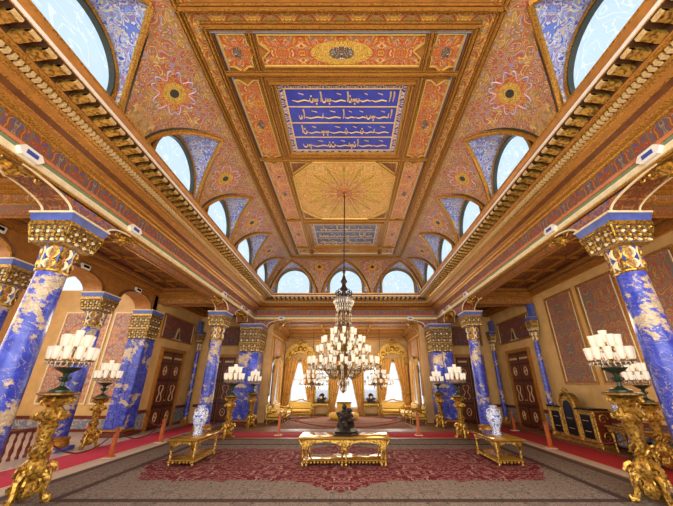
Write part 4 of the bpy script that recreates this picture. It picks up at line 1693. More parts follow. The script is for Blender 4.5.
def candelabrum(label, loc, k, group, n1=11, n2=7, H=1.0):
    """patinated foot and bowl, crystal rings, two tiers of lit shades"""
    t = thing('crystal_candelabrum', label, 'candelabrum', loc, 0, group, (k, k, k))
    b = MB()
    b.lathe([(.16, 0), (.16, .03), (.09, .06), (.04, .10), (.03, .16), (.06, .2), (.03, .24), (.05, .3), (.16, .36), (.2, .40), (.17, .40), (.03, .36)], M['green_metal'], 16)
    b.tube([(0, 0, .36), (0, 0, .86)], .018, M['gold'], 6)
    for i in range(4):
        a = pi / 2 * i
        b.volute((.07 * cos(a), .07 * sin(a), .2), (cos(a), sin(a), 0), (0, 0, 1), .05, 1.2, .012, M['green_metal'], 1)
    b.build('foot', t)
    b = MB()
    for n, R, z in ((n1, .31, .52), (n2, .19, .74)):
        for i in range(n):
            a = 2 * pi * i / n
            b.tube([(.02 * cos(a), .02 * sin(a), z + .03), (R * .5 * cos(a), R * .5 * sin(a), z - .07), (R * .9 * cos(a), R * .9 * sin(a), z - .04), (R * cos(a), R * sin(a), z)], .011, M['gold'], 5)
            b.lathe([(.02, -.02), (.045, 0), (.03, .012)], M['gold'], 8, (R * cos(a), R * sin(a), z))
    b.build('branches', t)
    b = MB()
    for n, R, z in ((26, .34, .47), (18, .24, .44), (14, .2, .70)):
        for i in range(n):
            a = 2 * pi * i / n
            b.drop((R * cos(a), R * sin(a), z), .014, .07, M['crystal'])
    b.lathe([(.30, .455), (.35, .475), (.30, .49)], M['crystal'], 20)
    b.build('crystal_drops', t)['kind'] = 'stuff'
    b = MB()
    for i in range(n1):
        a = 2 * pi * (i + .5) / n1
        b.drop((.3 * cos(a), .3 * sin(a), .545), .022, .09, M['amber'])
    b.build('amber_drops', t)['kind'] = 'stuff'
    me = SH_C
    for n, R, z in ((n1, .31, .53), (n2, .19, .75)):
        for i in range(n):
            a = 2 * pi * i / n
            put_shade(me, t, (R * cos(a), R * sin(a), z))
    put_shade(me, t, (0, 0, .84))
    return remember(t)


SH_C = shade_proto(0.066, 0.21)
cg = 'crystal candelabra on gilt pedestals'
pg = 'tall gilt pedestals'
pd = pedestal('tallest gilt scrolled pedestal in front of the nearest column, stair hall side', (-4.80, 5.66, 0.014), 1.55, 1.0, pg)
dup(pd, 'tallest gilt scrolled pedestal in front of the nearest column, cabinet side', (4.80, 5.66, 0.014))
ca = candelabrum('large lit crystal candelabrum before the nearest column, stair hall side', (-4.80, 5.66, 1.566), 0.98, cg)
dup(ca, 'large lit crystal candelabrum before the nearest column, cabinet side', (4.80, 5.66, 1.566))
pd2 = pedestal('gilt pedestal on the inner side of the slim column, stair hall side', (-3.97, 11.7, 0.0), 1.31, 0.85, pg)
dup(pd2, 'gilt pedestal on the inner side of the slim column, cabinet side', (4.0, 11.75, 0.0))
ca2 = candelabrum('lit crystal candelabrum on the pedestal by the slim column, stair hall side', (-3.97, 11.7, 1.312), 0.98, cg)
dup(ca2, 'lit crystal candelabrum on the pedestal by the slim column, cabinet side', (4.0, 11.75, 1.312), 0, (0.98,) * 3)
dup(pd2, 'gilt pedestal in front of the salon pillar, stair hall side', (-4.05, 14.55, 0.0))
dup(pd2, 'gilt pedestal in front of the salon pillar, cabinet side', (4.08, 14.55, 0.0))
dup(ca2, 'lit crystal candelabrum in front of the salon pillar, stair hall side', (-4.05, 14.55, 1.312), 0, (0.82, 0.82, 0.92))
dup(ca2, 'lit crystal candelabrum in front of the salon pillar, cabinet side', (4.08, 14.55, 1.312), 0, (0.82, 0.82, 0.92))
dup(pd2, 'gilt pedestal on the rose runner beside the stair hall column', (-7.35, 10.1, 0.012))
dup(ca2, 'lit crystal candelabrum on the rose runner pedestal by the stair hall column', (-7.35, 10.1, 1.324), 0, (1.0,) * 3)
dup(pd2, 'gilt pedestal on the dark red runner half hidden behind the nearest one', (6.86, 7.55, 0.012))
dup(ca2, 'lit crystal candelabrum glowing behind the nearest big candelabrum, cabinet side', (6.86, 7.55, 1.324), 0, (0.8, 0.8, 0.85))
for x, y, z, p in ((-4.80, 5.66, 2.3, 22), (4.80, 5.66, 2.3, 22), (-3.97, 11.7, 2.1, 20), (4.0, 11.75, 2.1, 20), (-4.05, 14.55, 2.05, 16), (4.08, 14.55, 2.05, 16), (-7.35, 10.1, 2.1, 24), (6.86, 7.55, 2.1, 24)):
    bulb('candelabrum_glow', (x, y, z + 0.35), p, 0.3)

# ------------------------------------------------------------------ great chandelier


def chandelier_small(label, loc, zrod):
    t = thing('small_chandelier', label, 'chandelier', loc, 0, 'pair of smaller chandeliers')
    b = MB()
    b.tube([(0, 0, 0.9), (0, 0, zrod)], .014, M['rod'], 6)
    b.lathe([(.05, .9), (.10, .96), (.04, 1.0)], M['rod'], 10)
    b.build('hanging_rod', t)
    b = MB()
    b.lathe([(.02, -.22), (.05, -.16), (.03, -.1), (.10, 0), (.16, .06), (.06, .14), (.05, .4), (.09, .5), (.04, .6), (.03, .95)], M['gold_dark'], 14)
    for n, R, z in TIERS_S:
        for i in range(n):
            a = 2 * pi * i / n + z
            b.tube([(.05 * cos(a), .05 * sin(a), z + .06), (R * .5 * cos(a), R * .5 * sin(a), z - .1), (R * .9 * cos(a), R * .9 * sin(a), z - .07), (R * cos(a), R * sin(a), z)], .012, M['gold_dark'], 5)
    b.build('branches', t)
    b = MB()
    for n, R, z in ((34, .7, .02), (26, .5, .28), (16, .26, .52), (16, .3, -.02)):
        for i in range(n):
            a = 2 * pi * i / n
            b.drop((R * cos(a), R * sin(a), z), .018, .11, M['crystal'])
    b.build('crystal_drops', t)['kind'] = 'stuff'
    for n, R, z in TIERS_S:
        for i in range(n):
            a = 2 * pi * i / n + z
            put_shade(SH_S, t, (R * cos(a), R * sin(a), z + .01))
    return remember(t)


TIERS_S = [(14, .68, .12), (11, .47, .36), (7, .25, .58)]
SH_S = shade_proto(0.062, 0.19)
cs = chandelier_small('smaller lit chandelier hanging in the salon on the stair hall side', (-1.84, 17.6, 1.60), 3.0)
dup(cs, 'smaller lit chandelier hanging in the salon on the cabinet side', (1.88, 17.6, 1.60))
for s in (-1, 1):
    bulb('chandelier_glow', (s * 1.78, 17.6, 3.0), 30, 0.35)

ch = thing('great_chandelier', 'huge tiered crystal chandelier hanging from the gold rosette over the gilt table', 'chandelier', (0, 8.23, 0))
b = MB()
b.tube([(0, 0, 3.9), (0, 0, 7.36)], .016, M['rod'], 6)
b.lathe([(.09, 7.33), (.07, 7.36), (.03, 7.39)], M['gold'], 12)
b.lathe([(.02, 4.85), (.045, 4.8), (.02, 4.75), (.05, 4.68), (.02, 4.6), (.06, 4.45), (.1, 4.38), (.05, 4.3), (.07, 4.22), (.13, 4.15), (.05, 4.08), (.09, 3.98), (.16, 3.9)][::-1], M['rod'], 12)
for i in range(8):
    a = 2 * pi * i / 8
    b.volute((.17 * cos(a), .17 * sin(a), 4.0), (cos(a), sin(a), 0), (0, 0, 1), .07, 1.2, .018, M['rod'], 1)
    b.tube([(.2 * cos(a), .2 * sin(a), 3.9), (.23 * cos(a), .23 * sin(a), 4.06), (.2 * cos(a), .2 * sin(a), 4.12)], .014, M['rod'], 5)
b.build('hanging_rod', ch)
b = MB()
b.lathe([(.16, 3.62), (.2, 3.68), (.22, 3.75), (.27, 3.82), (.29, 3.86), (.27, 3.88), (.2, 3.9)], M['smoked_crystal'], 24)
b.lathe([(.21, 3.66), (.235, 3.69), (.21, 3.71)], M['rod'], 24)
for n, R, z in ((28, .27, 3.78), (22, .22, 3.68), (18, .19, 3.58)):
    for i in range(n):
        a = 2 * pi * i / n
        b.drop((R * cos(a), R * sin(a), z), .02, .13, M['crystal'])
b.build('crystal_crown', ch)
b = MB()
b.lathe([(.17, 3.06), (.165, 3.3), (.16, 3.6)], M['clear_glass'], 20, cap=False)
b.lathe([(.05, 3.1), (.07, 3.3), (.05, 3.62)], M['gold_dark'], 12)
for i in range(8):
    a = 2 * pi * i / 8
    b.drop((.11 * cos(a), .11 * sin(a), 3.16), .035, .12, M['amber'])
    b.drop((.11 * cos(a + .4), .11 * sin(a + .4), 3.5), .03, .1, M['smoked_crystal'])
for i in range(10):
    a = 2 * pi * i / 10
    b.tube([(.19 * cos(a), .19 * sin(a), 3.1), (.18 * cos(a), .18 * sin(a), 3.62)], .009, M['gold_dark'], 5)
    for z in (3.18, 3.3, 3.42):
        b.drop((.2 * cos(a), .2 * sin(a), z), .02, .1, M['crystal'])
b.build('glass_cylinder', ch)
TIERS = [(8, .31, 2.90), (13, .54, 2.68), (8, .27, 2.64), (16, .68, 2.44), (9, .36, 2.40), (21, .89, 2.16), (12, .54, 2.14)]
b = MB()
b.lathe([(.015, 1.48), (.05, 1.53), (.03, 1.58), (.07, 1.64), (.11, 1.70), (.05, 1.76), (.06, 1.85), (.14, 1.95), (.16, 2.02), (.07, 2.12), (.06, 2.6), (.1, 2.8), (.06, 3.1)], M['gold_dark'], 16, (0, 0, 0), 6, 0.08)
for n, R, z in TIERS:
    for i in range(n):
        a = 2 * pi * i / n + z * 3
        b.tube([(.07 * cos(a), .07 * sin(a), z - .02), (R * .45 * cos(a), R * .45 * sin(a), z - .16), (R * .85 * cos(a), R * .85 * sin(a), z - .13), (R * cos(a), R * sin(a), z - .02)], .011, M['gold_dark'], 5)
        b.lathe([(.015, -.03), (.04, -.01), (.025, .0)], M['gold'], 7, (R * cos(a), R * sin(a), z))
for i in range(10):
    a = 2 * pi * i / 10
    b.tube([(.1 * cos(a), .1 * sin(a), 1.9), (.28 * cos(a), .28 * sin(a), 1.80), (.5 * cos(a), .5 * sin(a), 1.92), (.62 * cos(a), .62 * sin(a), 2.06)], .012, M['gold_dark'], 5)
    b.volute((.3 * cos(a), .3 * sin(a), 1.88), (cos(a), sin(a), 0), (0, 0, 1), .08, 1.3, .016, M['gold_dark'], 1)
b.build('branches', ch)
b = MB()
for n, R, z in ((46, .88, 2.08), (40, .72, 2.06), (36, .62, 2.36), (30, .5, 2.62), (24, .35, 2.8), (16, .2, 2.95), (36, .56, 2.06), (28, .4, 1.98), (20, .26, 1.9), (14, .14, 1.72), (10, .08, 1.6)):
    for i in range(n):
        a = 2 * pi * (i + 0.3 * (i % 3)) / n
        b.drop((R * cos(a), R * sin(a), z), .02, .14, M['crystal'])
b.build('crystal_drops', ch)['kind'] = 'stuff'
SH_B = shade_proto(0.05, 0.16)
for n, R, z in TIERS:
    for i in range(n):
        a = 2 * pi * i / n + z * 3
        put_shade(SH_B, ch, (R * cos(a), R * sin(a), z))
bulb('chandelier_glow', (1.3, 8.23, 4.2), 55, 0.4)
bulb('chandelier_glow', (-1.3, 8.23, 4.2), 55, 0.4)
bulb('chandelier_glow', (1.3, 7.0, 2.7), 30, 0.3)
bulb('chandelier_glow', (-1.3, 9.5, 2.7), 30, 0.3)
bulb('chandelier_glow', (0.9, 8.9, 1.6), 20, 0.3)
bulb('chandelier_glow', (-0.9, 8.9, 1.6), 20, 0.3)

# ------------------------------------------------------------------ gilt tables


def gilt_table(label, loc, rz, L, W, H, nl, group=None, lower=False):
    """local: x along the length; arched apron, turned pierced legs, scalloped stretcher shelf"""
    t = thing('gilded_table', label, 'table', loc, rz, group)
    b = MB()
    b.bbox(-L / 2, L / 2, -W / 2, W / 2, H - 0.028, H, M['gilt_top'], 0.008)
    b.bbox(-L / 2 + .012, L / 2 - .012, -W / 2 + .012, W / 2 - .012, H - 0.05, H - 0.028, M['gold_dark'], 0.008)
    b.build('tabletop', t)
    b = MB()
    xs = [-L / 2 + 0.16 + (L - 0.32) * i / nl for i in range(nl + 1)]
    hh = 0.2
    for yy in (-W / 2 + .10, W / 2 - .10):
        for i in range(nl):
            a, c_ = xs[i], xs[i + 1]
            mid, half = (a + c_) / 2, (c_ - a) / 2 - 0.03
            poly = [(a, H - .05), (a, H - .05 - hh), (a + .03, H - .05 - hh)] + [(mid - half * cos(u), H - .05 - hh + (hh - .05) * sin(u)) for u in [pi * k / 10 for k in range(1, 10)]] + [(c_ - .03, H - .05 - hh), (c_, H - .05 - hh), (c_, H - .05)]
            b.prism(poly, 'y', yy - .018, yy + .018, M['gold'])
            b.ball((mid, yy, H - .10), .03, M['gold'], 5)
            for s in (-1, 1):
                b.volute((mid + s * half * .75, yy - .02, H - .12), (1, 0, 0), (0, 0, 1), .045, 1.3, .014, M['gold'], s)
                b.volute((mid + s * half * .75, yy + .02, H - .12), (1, 0, 0), (0, 0, 1), .045, 1.3, .014, M['gold'], s)
    for s in (-1, 1):
        x = s * (L / 2 - .16)
        half = W / 2 - .13
        poly = [(-half - .03, H - .05), (-half - .03, H - .05 - hh)] + [(-half * cos(u), H - .05 - hh + (hh - .05) * sin(u)) for u in [pi * k / 10 for k in range(0, 11)]] + [(half + .03, H - .05 - hh), (half + .03, H - .05)]
        b.prism(poly, 'x', x - .018, x + .018, M['gold'])
        for e in (-1, 1):
            b.tube([(x + s * .02, e * half, H - .25), (x + s * .10, e * half, H - .14), (x + s * .15, e * half, H - .06)], [.02, .03, .03], M['gold'], 6)
    b.build('apron', t)
    for x in (xs if nl == 2 else [xs[0], xs[-1]]):
        for yy in (-W / 2 + .10, W / 2 - .10):
            for dx in ((-.045, .045) if nl == 2 else (0,)):
                l = MB()
                l.lathe([(.02, 0), (.032, .01), (.032, .04), (.02, .06), (.024, .12), (.03, .2), (.018, .26), (.034, H - .26), (.024, H - .22), (.03, H - .1), (.02, H - .05)], M['gold'], 10, (x + dx, yy, 0))
                l.build('leg', t)
    b = MB()
    z = 0.09
    b.bbox(-L / 2 + .12, L / 2 - .12, -W / 2 + .08, W / 2 - .08, z, z + .025, M['gilt_top'], .006)
    n = int((L - .24) / .075)
    for yy in (-W / 2 + .08, W / 2 - .08):
        for i in range(n):
            x = -L / 2 + .12 + (L - .24) * (i + .5) / n
            b.ball((x, yy, z - .02), .028, M['gold'], 5)
    n2 = max(3, int((W - .16) / .075))
    for x in (-L / 2 + .12, L / 2 - .12):
        for i in range(n2):
            b.ball((x, -W / 2 + .08 + (W - .16) * (i + .5) / n2, z - .02), .028, M['gold'], 5)
    b.build('lower_shelf', t)
    return remember(t)


gilt_table('wide gilt table with arched apron carrying the dark bronze group', (0.03, 8.35, 0.014), 0, 2.10, 0.85, 0.56, 2)
tv = gilt_table('small gilt table under the porcelain vase on the stair hall side', (-3.62, 8.62, 0.014), pi / 2, 1.5, 0.72, 0.53, 1, 'pair of gilt vase tables')
dup(tv, 'small gilt table under the porcelain vase on the cabinet side', (3.76, 8.62, 0.014), pi / 2)

va = thing('porcelain_vase', 'tall blue and white porcelain vase on the gilt table, stair hall side', 'vase', (-3.6, 8.6, 0.546), 0, 'blue and white vases')
b = MB()
b.lathe([(.11, 0), (.115, .03), (.085, .07), (.10, .14), (.15, .26), (.175, .36), (.17, .42), (.13, .5), (.085, .54), (.08, .58), (.11, .62), (.12, .64), (.10, .64), (.07, .60)], M['porcelain'], 24)
b.build('body', va)
b = MB()
for s in (-1, 1):
    b.tube([(s * .09, 0, .57), (s * .15, 0, .55), (s * .17, 0, .49), (s * .14, 0, .46)], .014, M['porcelain'], 6)
    b.build('handle', va) if s > 0 else None
remember(va)
dup(va, 'tall blue and white porcelain vase on the gilt table, cabinet side', (3.80, 8.6, 0.546))

# dark bronze group on the centre table
bz = thing('bronze_group', 'dark bronze sculpture group on a round rocky base on the gilt table', 'sculpture', (0.06, 8.32, 0.575))
b = MB()
b.lathe([(.30, 0), (.31, .03), (.28, .06), (.3, .09), (.24, .13), (.18, .17)], M['bronze'], 20, (0, 0, 0), 5, .06)
b.build('base', bz)
b = MB()
q = random.Random(3)
for i in range(26):
    a = q.uniform(0, 2 * pi)
    r = q.uniform(0, .2)
    z = q.uniform(.12, .5)
    r *= 1.1 - z
    b.ball((r * cos(a), r * sin(a) * .7, z), q.uniform(.045, .085), M['bronze'], 6, q.uniform(.8, 1.3))
b.lathe([(.17, .12), (.19, .2), (.14, .3), (.17, .4), (.12, .5), (.05, .56)], M['bronze'], 14, (0, 0, 0), 4, .15)
for a, z in ((0.4, .3), (2.6, .34), (1.5, .42), (4.0, .28)):
    b.tube([(.1 * cos(a), .08 * sin(a), z), (.2 * cos(a), .12 * sin(a), z + .05), (.22 * cos(a + .4), .12 * sin(a + .4), z + .14)], [.04, .03, .02], M['bronze'], 6)
b.ball((-.03, 0, .60), .06, M['bronze'], 8)
b.ball((.12, -.03, .52), .05, M['bronze'], 8)
b.ball((-.14, .02, .46), .05, M['bronze'], 8)
b.build('figures', bz)

# ------------------------------------------------------------------ stanchions and ropes
SP = []


def stanchion(label, loc, h, first=[None]):
    if first[0] is None:
        t = thing('rope_stanchion', label, 'stanchion', loc, 0, 'wooden rope stanchions')
        b = MB()
        b.bbox(-.13, .13, -.13, .13, 0, .03, M['cloth_white'], .008)
        b.lathe([(.11, .03), (.10, .06), (.05, .08)], M['stanchion'], 12)
        b.build('base', t)
        b = MB()
        b.bbox(-.045, .045, -.045, .045, .06, .74, M['stanchion'], .01)
        b.build('post', t)
        b = MB()
        b.bbox(-.06, .06, -.06, .06, .74, .765, M['stanchion'], .006)
        b.ball((0, 0, .79), .035, M['gold_dark'], 6)
        b.build('cap', t)
        first[0] = remember(t)
        t.scale = (1, 1, h)
        return t
    return dup(first[0], label, loc, 0, (1, 1, h))


PL = [(-5.80, 7.0, 'nearest wooden rope post beside the rose runner'), (-5.74, 8.8, 'wooden rope post on the white border by the stair hall candelabrum'), (-5.72, 10.9, 'wooden rope post on the rose runner edge facing the walnut door')]
PR = [(6.98, 8.15, 'wooden rope post half hidden by the tall gilt pedestal, cabinet side'), (5.86, 10.0, 'wooden rope post on the carpet edge in front of the gilded cabinet'), (6.62, 13.5, 'wooden rope post in front of the walnut door, cabinet side')]
PF = [(-2.35, 12.35, 'wooden rope post on the crossing red runner, stair hall side of the table'), (2.62, 12.35, 'wooden rope post on the crossing red runner, cabinet side of the table')]
for lst in (PL, PR, PF):
    for x, y, l in lst:
        stanchion(l, (x, y, 0.013 if lst is not PF else 0.011), 0.84 if lst is not PF else 0.9)


def rope(label, a, c, sag=0.28):
    m = MB()
    m.tube([(a[0] + (c[0] - a[0]) * u, a[1] + (c[1] - a[1]) * u, a[2] + (c[2] - a[2]) * u - sag * 4 * u * (1 - u)) for u in [i / 14 for i in range(15)]], .014, M['rope'], 6)
    return tag(m.build('barrier_rope'), label, 'rope', 'barrier ropes')


z = 0.58
rope('sagging maroon rope between the two nearest posts of the rose runner', (-5.8, 7.05, z), (-5.74, 8.75, z))
rope('sagging maroon rope between the farther posts of the rose runner', (-5.74, 8.85, z), (-5.72, 10.85, z))
rope('sagging maroon rope from the rose runner post back to the wall by the walnut door', (-5.72, 10.95, z), (-7.60, 13.0, 0.72), .25)
rope('sagging maroon rope from the pedestal post to the cabinet post', (6.94, 8.2, z), (5.9, 9.94, z))
rope('sagging maroon rope from the cabinet post to the post by the walnut door', (5.88, 10.06, z), (6.6, 13.44, z))
rope('low maroon rope slung across the salon front between two posts', (-2.3, 12.35, z), (2.57, 12.35, z), .33)

# ------------------------------------------------------------------ gilded cabinet on the panelled wall
cb = thing('gilded_cabinet', 'low gilded cabinet with three dark glass doors and an arched crest', 'cabinet', (7.22, 10.93, 0.0), -pi / 2)
L, D, H = 2.10, 0.46, 1.02     # local x runs along the wall, y = depth towards the wall
b = MB()
b.box(-L / 2, L / 2, 0.03, D, 0.10, H - .04, M['gold_dark'])
b.box(-L / 2 - .02, -L / 2, .02, D, .08, H - .04, M['rail'])
b.box(L / 2, L / 2 + .02, .02, D, .08, H - .04, M['rail'])
b.bbox(-L / 2 - .04, L / 2 + .04, 0, D, 0.0, .11, M['gold'], .02)
for s in (-1, 1):
    b.prism(arc(s * (L / 2 + .021), .5, .002, .002, 0, 6.28, 4)[:-1], 'y', .1, .3, M['gold'])
    for zc in (.3, .75):
        b.volute((s * (L / 2 + .03), .24, zc), (0, 1, 0), (0, 0, 1), .14, 1.4, .022, M['gold'], s)
for x in (-L / 2, -.36, .36, L / 2):
    b.lathe([(.04, .1), (.05, .14), (.03, .18), (.032, .82), (.05, .88), (.04, .95)], M['gold'], 10, (x, .02, 0))
b.build('body', cb)
for s in (-1, 1):
    b = MB()
    x0, x1 = sorted((s * .36, s * (L / 2 + .05)))
    b.bbox(x0, x1, -.04, D, H - .05, H, M['ebony'], .01)
    b.bbox(x0, x1, -.02, D, H - .09, H - .05, M['gold'], .01)
    b.build('marble_top', cb)
for xc, w, arch in ((-.70, .56, 0), (0, .62, 1), (.70, .56, 0)):
    b = MB()
    W = w / 2
    if arch:
        out = [(-W, .13), (W, .13), (W, 1.0)] + [(W * cos(u), 1.0 + .34 * sin(u)) for u in [pi * k / 12 for k in range(1, 12)]] + [(-W, 1.0)]
    else:
        out = [(-W, .13), (W, .13), (W, .9), (-W, .9)]
    b.prism([(x + xc, z_) for x, z_ in out], 'y', .005, .04, M['gold'])
    cxm = xc
    cz = .62
    b.tube([(x + xc, .0, z_) for x, z_ in out] + [(out[0][0] + xc, 0, out[0][1])], .02, M['gold'], 5)
    do = b.build('cabinet_door', cb)
    b = MB()
    inn = [((x) * .72 + xc, (z_ - cz) * .82 + cz) for x, z_ in out]
    b.prism(inn, 'y', -.006, .01, M['ebony'])
    b.build('glass_panel', do)
    b = MB()
    for zc in (.4, .68):
        b.box(xc - .12, xc + .12, -.012, .0, zc, zc + .012, M['inlay'])
    b.build('shelf_edge', do)
b = MB()
b.prism([(-.36, 1.0), (.36, 1.0)] + [(.36 * cos(u), 1.02 + .40 * sin(u)) for u in [pi * k / 12 for k in range(0, 13)]], 'y', .04, D * .5, M['gold_dark'])
b.tube([(.37 * cos(u), .0, 1.02 + .41 * sin(u)) for u in [pi * k / 12 for k in range(0, 13)]], .035, M['gold'], 6)
for s in (-1, 1):
    b.volute((s * .1, .02, 1.47), (1, 0, 0), (0, 0, 1), .08, 1.3, .025, M['gold'], s)
    b.volute((s * .36, .02, 1.12), (1, 0, 0), (0, 0, 1), .08, 1.3, .025, M['gold'], -s)
b.ball((0, .03, 1.53), .045, M['gold'], 6)
b.build('arched_crest', cb)

# low gilt bench-table farther along the wall with a small stool under it
bt = thing('console_table', 'long low gilt console table with a dark top past the cabinet', 'console table', (7.3, 8.6, 0.0), -pi / 2)
b = MB()
b.bbox(-1.0, 1.0, -.05, .42, .60, .64, M['gilt_top'], .01)
b.build('tabletop', bt)
b = MB()
b.bbox(-.95, .95, -.02, .40, .50, .60, M['gold_dark'], .01)
for i in range(9):
    b.ball((-.88 + .22 * i, -.02, .50), .03, M['gold'], 5)
b.build('apron', bt)
for x in (-.88, .88):
    for y in (.04, .34):
        l = MB()
        l.lathe([(.025, 0), (.04, .03), (.025, .08), (.03, .3), (.045, .44), (.03, .5)], M['gold'], 10, (x, y, 0))
        l.build('leg', bt)
b = MB()
b.bbox(-.85, .85, .02, .36, .12, .16, M['ebony'], .01)
b.build('lower_shelf', bt)
for i, (x, w, h, m) in enumerate(((-.5, .16, .26, 'porcelain'), (0.0, .2, .22, 'ebony'), (.45, .15, .28, 'porcelain'))):
    j = MB()
    j.lathe([(w * .4, 0), (w * .5, .03), (w * .3, .06), (w * .6, h * .5), (w * .5, h * .75), (w * .25, h * .85), (w * .35, h)], M[m], 14)
    o = j.build('jar')
    o.location = (7.3 + .19, 8.6 - x, .161)
    tag(o, ['small blue and white jar on the console shelf nearest the cabinet', 'squat black jar in the middle of the console shelf', 'small blue and white jar at the near end of the console shelf'][i], 'jar', 'jars on the console shelf')
# flower-painted clock vase on the console top
fv = thing('flower_vase', 'blue and white vase of flowers on the wall console beside the gilded cabinet', 'vase', (7.5, 9.15, .641))
b = MB()
b.bbox(-.16, .16, -.12, .12, 0, .08, M['gold'], .02)
b.build('foot', fv)
b = MB()
b.lathe([(.08, .08), (.06, .12), (.16, .3), (.2, .45), (.15, .6), (.1, .66), (.14, .72)], M['porcelain'], 18)
b.build('body', fv)
b = MB()
for i in range(16):
    a = i * 2.4
    r = .2 * sqrt((i + .5) / 16)
    b.ball((r * cos(a), r * sin(a), .78 + .14 * (1 - r / .2) + .03 * (i % 3)), .055, M[('bouquet', 'white', 'med_yellow', 'med_red')[i % 4]], 6)
b.build('flowers', fv)
# big framed picture-mirror above the console stays on the wall
# ------------------------------------------------------------------ far salon furniture


def sofa(label, loc, rz, L, group, name='sofa'):
    t = thing(name, label, 'sofa' if name == 'sofa' else 'armchair', loc, rz, group)
    b = MB()
    b.bbox(-L / 2, L / 2, -.36, .36, .18, .27, M['gold'], .02)
    for x in (-L / 2 + .04, L / 2 - .04):
        b.tube([(x, -.34, .26), (x, -.36, .48), (x, -.28, .55), (x, .3, .58)], .035, M['gold'], 6)
    pts = [(-L / 2 + .02, .33, .26), (-L / 2 + .02, .36, .68)] + [(L / 2 * u, .37, .74 + .07 * cos(pi * u / 2) + (.05 if abs(u) < .2 else 0)) for u in (-.9, -.6, -.3, -.12, 0, .12, .3, .6, .9)] + [(L / 2 - .02, .36, .68), (L / 2 - .02, .33, .26)]
    b.tube(pts, .032, M['gold'], 6)
    for s in (-1, 1):
        b.volute((s * .1, .37, .86), (1, 0, 0), (0, 0, 1), .05, 1.2, .018, M['gold'], s)
    b.build('frame', t)
    b = MB()
    b.bbox(-L / 2 + .06, L / 2 - .06, -.36, .30, .26, .40, M['yellow'], .05)
    b.build('seat', t)
    b = MB()
    b.bbox(-L / 2 + .06, L / 2 - .06, .26, .37, .40, .75, M['yellow_pale'], .04)
    b.build('backrest', t)
    for x in (-L / 2 + .07, L / 2 - .07):
        for y in (-.3, .3):
            l = MB()
            l.lathe([(.02, 0), (.03, .02), (.02, .06), (.035, .18)], M['gold'], 8, (x, y, 0))
            l.build('leg', t)
    if L > 1.2:
        l = MB()
        l.lathe([(.02, 0), (.03, .02), (.02, .06), (.035, .18)], M['gold'], 8, (0, -.3, 0))
        l.build('leg', t)
    return remember(t)


s0 = sofa('yellow silk gilt sofa under the garden window on the stair hall side', (-2.56, 18.55, .011), 0, 1.36, 'yellow salon sofas')
dup(s0, 'yellow silk gilt sofa under the garden window on the cabinet side', (2.62, 18.55, .011), 0)
s1 = sofa('long yellow sofa against the salon side wall, stair hall side', (-3.24, 17.2, 0), pi / 2, 1.6, 'yellow salon sofas')
dup(s1, 'long yellow sofa against the salon side wall, cabinet side', (3.2, 17.2, 0), -pi / 2)
a0 = sofa('yellow gilt armchair at the salon entrance, stair hall side', (-3.30, 15.9, 0), pi / 2, .72, 'yellow salon armchairs', 'armchair')
dup(a0, 'yellow gilt armchair at the salon entrance, cabinet side', (3.36, 15.9, 0), -pi / 2)
# round tufted settee in the middle
rs = thing('round_settee', 'round tufted yellow settee with a raised centre back in the salon', 'settee', (-.10, 17.45, .011))
b = MB()
b.lathe([(.60, 0), (.66, .02), (.66, .06), (.6, .08)], M['gold'], 28)
b.build('base', rs)
b = MB()
b.lathe([(.70, .08), (.76, .14), (.76, .24), (.68, .31), (.3, .33)], M['yellow'], 32, (0, 0, 0), 16, .015)
b.build('seat', rs)
b = MB()
b.lathe([(.34, .3), (.33, .5), (.36, .68), (.37, .74), (.28, .78)], M['yellow'], 24, (0, 0, 0), 12, .03)
for z_ in (.42, .54, .66):
    for i in range(12):
        a = 2 * pi * (i + .5 * (int(z_ * 100) % 24 == 6)) / 12
        b.ball((.345 * cos(a), .345 * sin(a), z_), .018, M['gold_dark'], 5)
b.build('backrest', rs)
b = MB()
b.lathe([(.36, .76), (.4, .79), (.36, .83), (.2, .84)], M['gold_dark'], 24)
b.build('top_rail', rs)

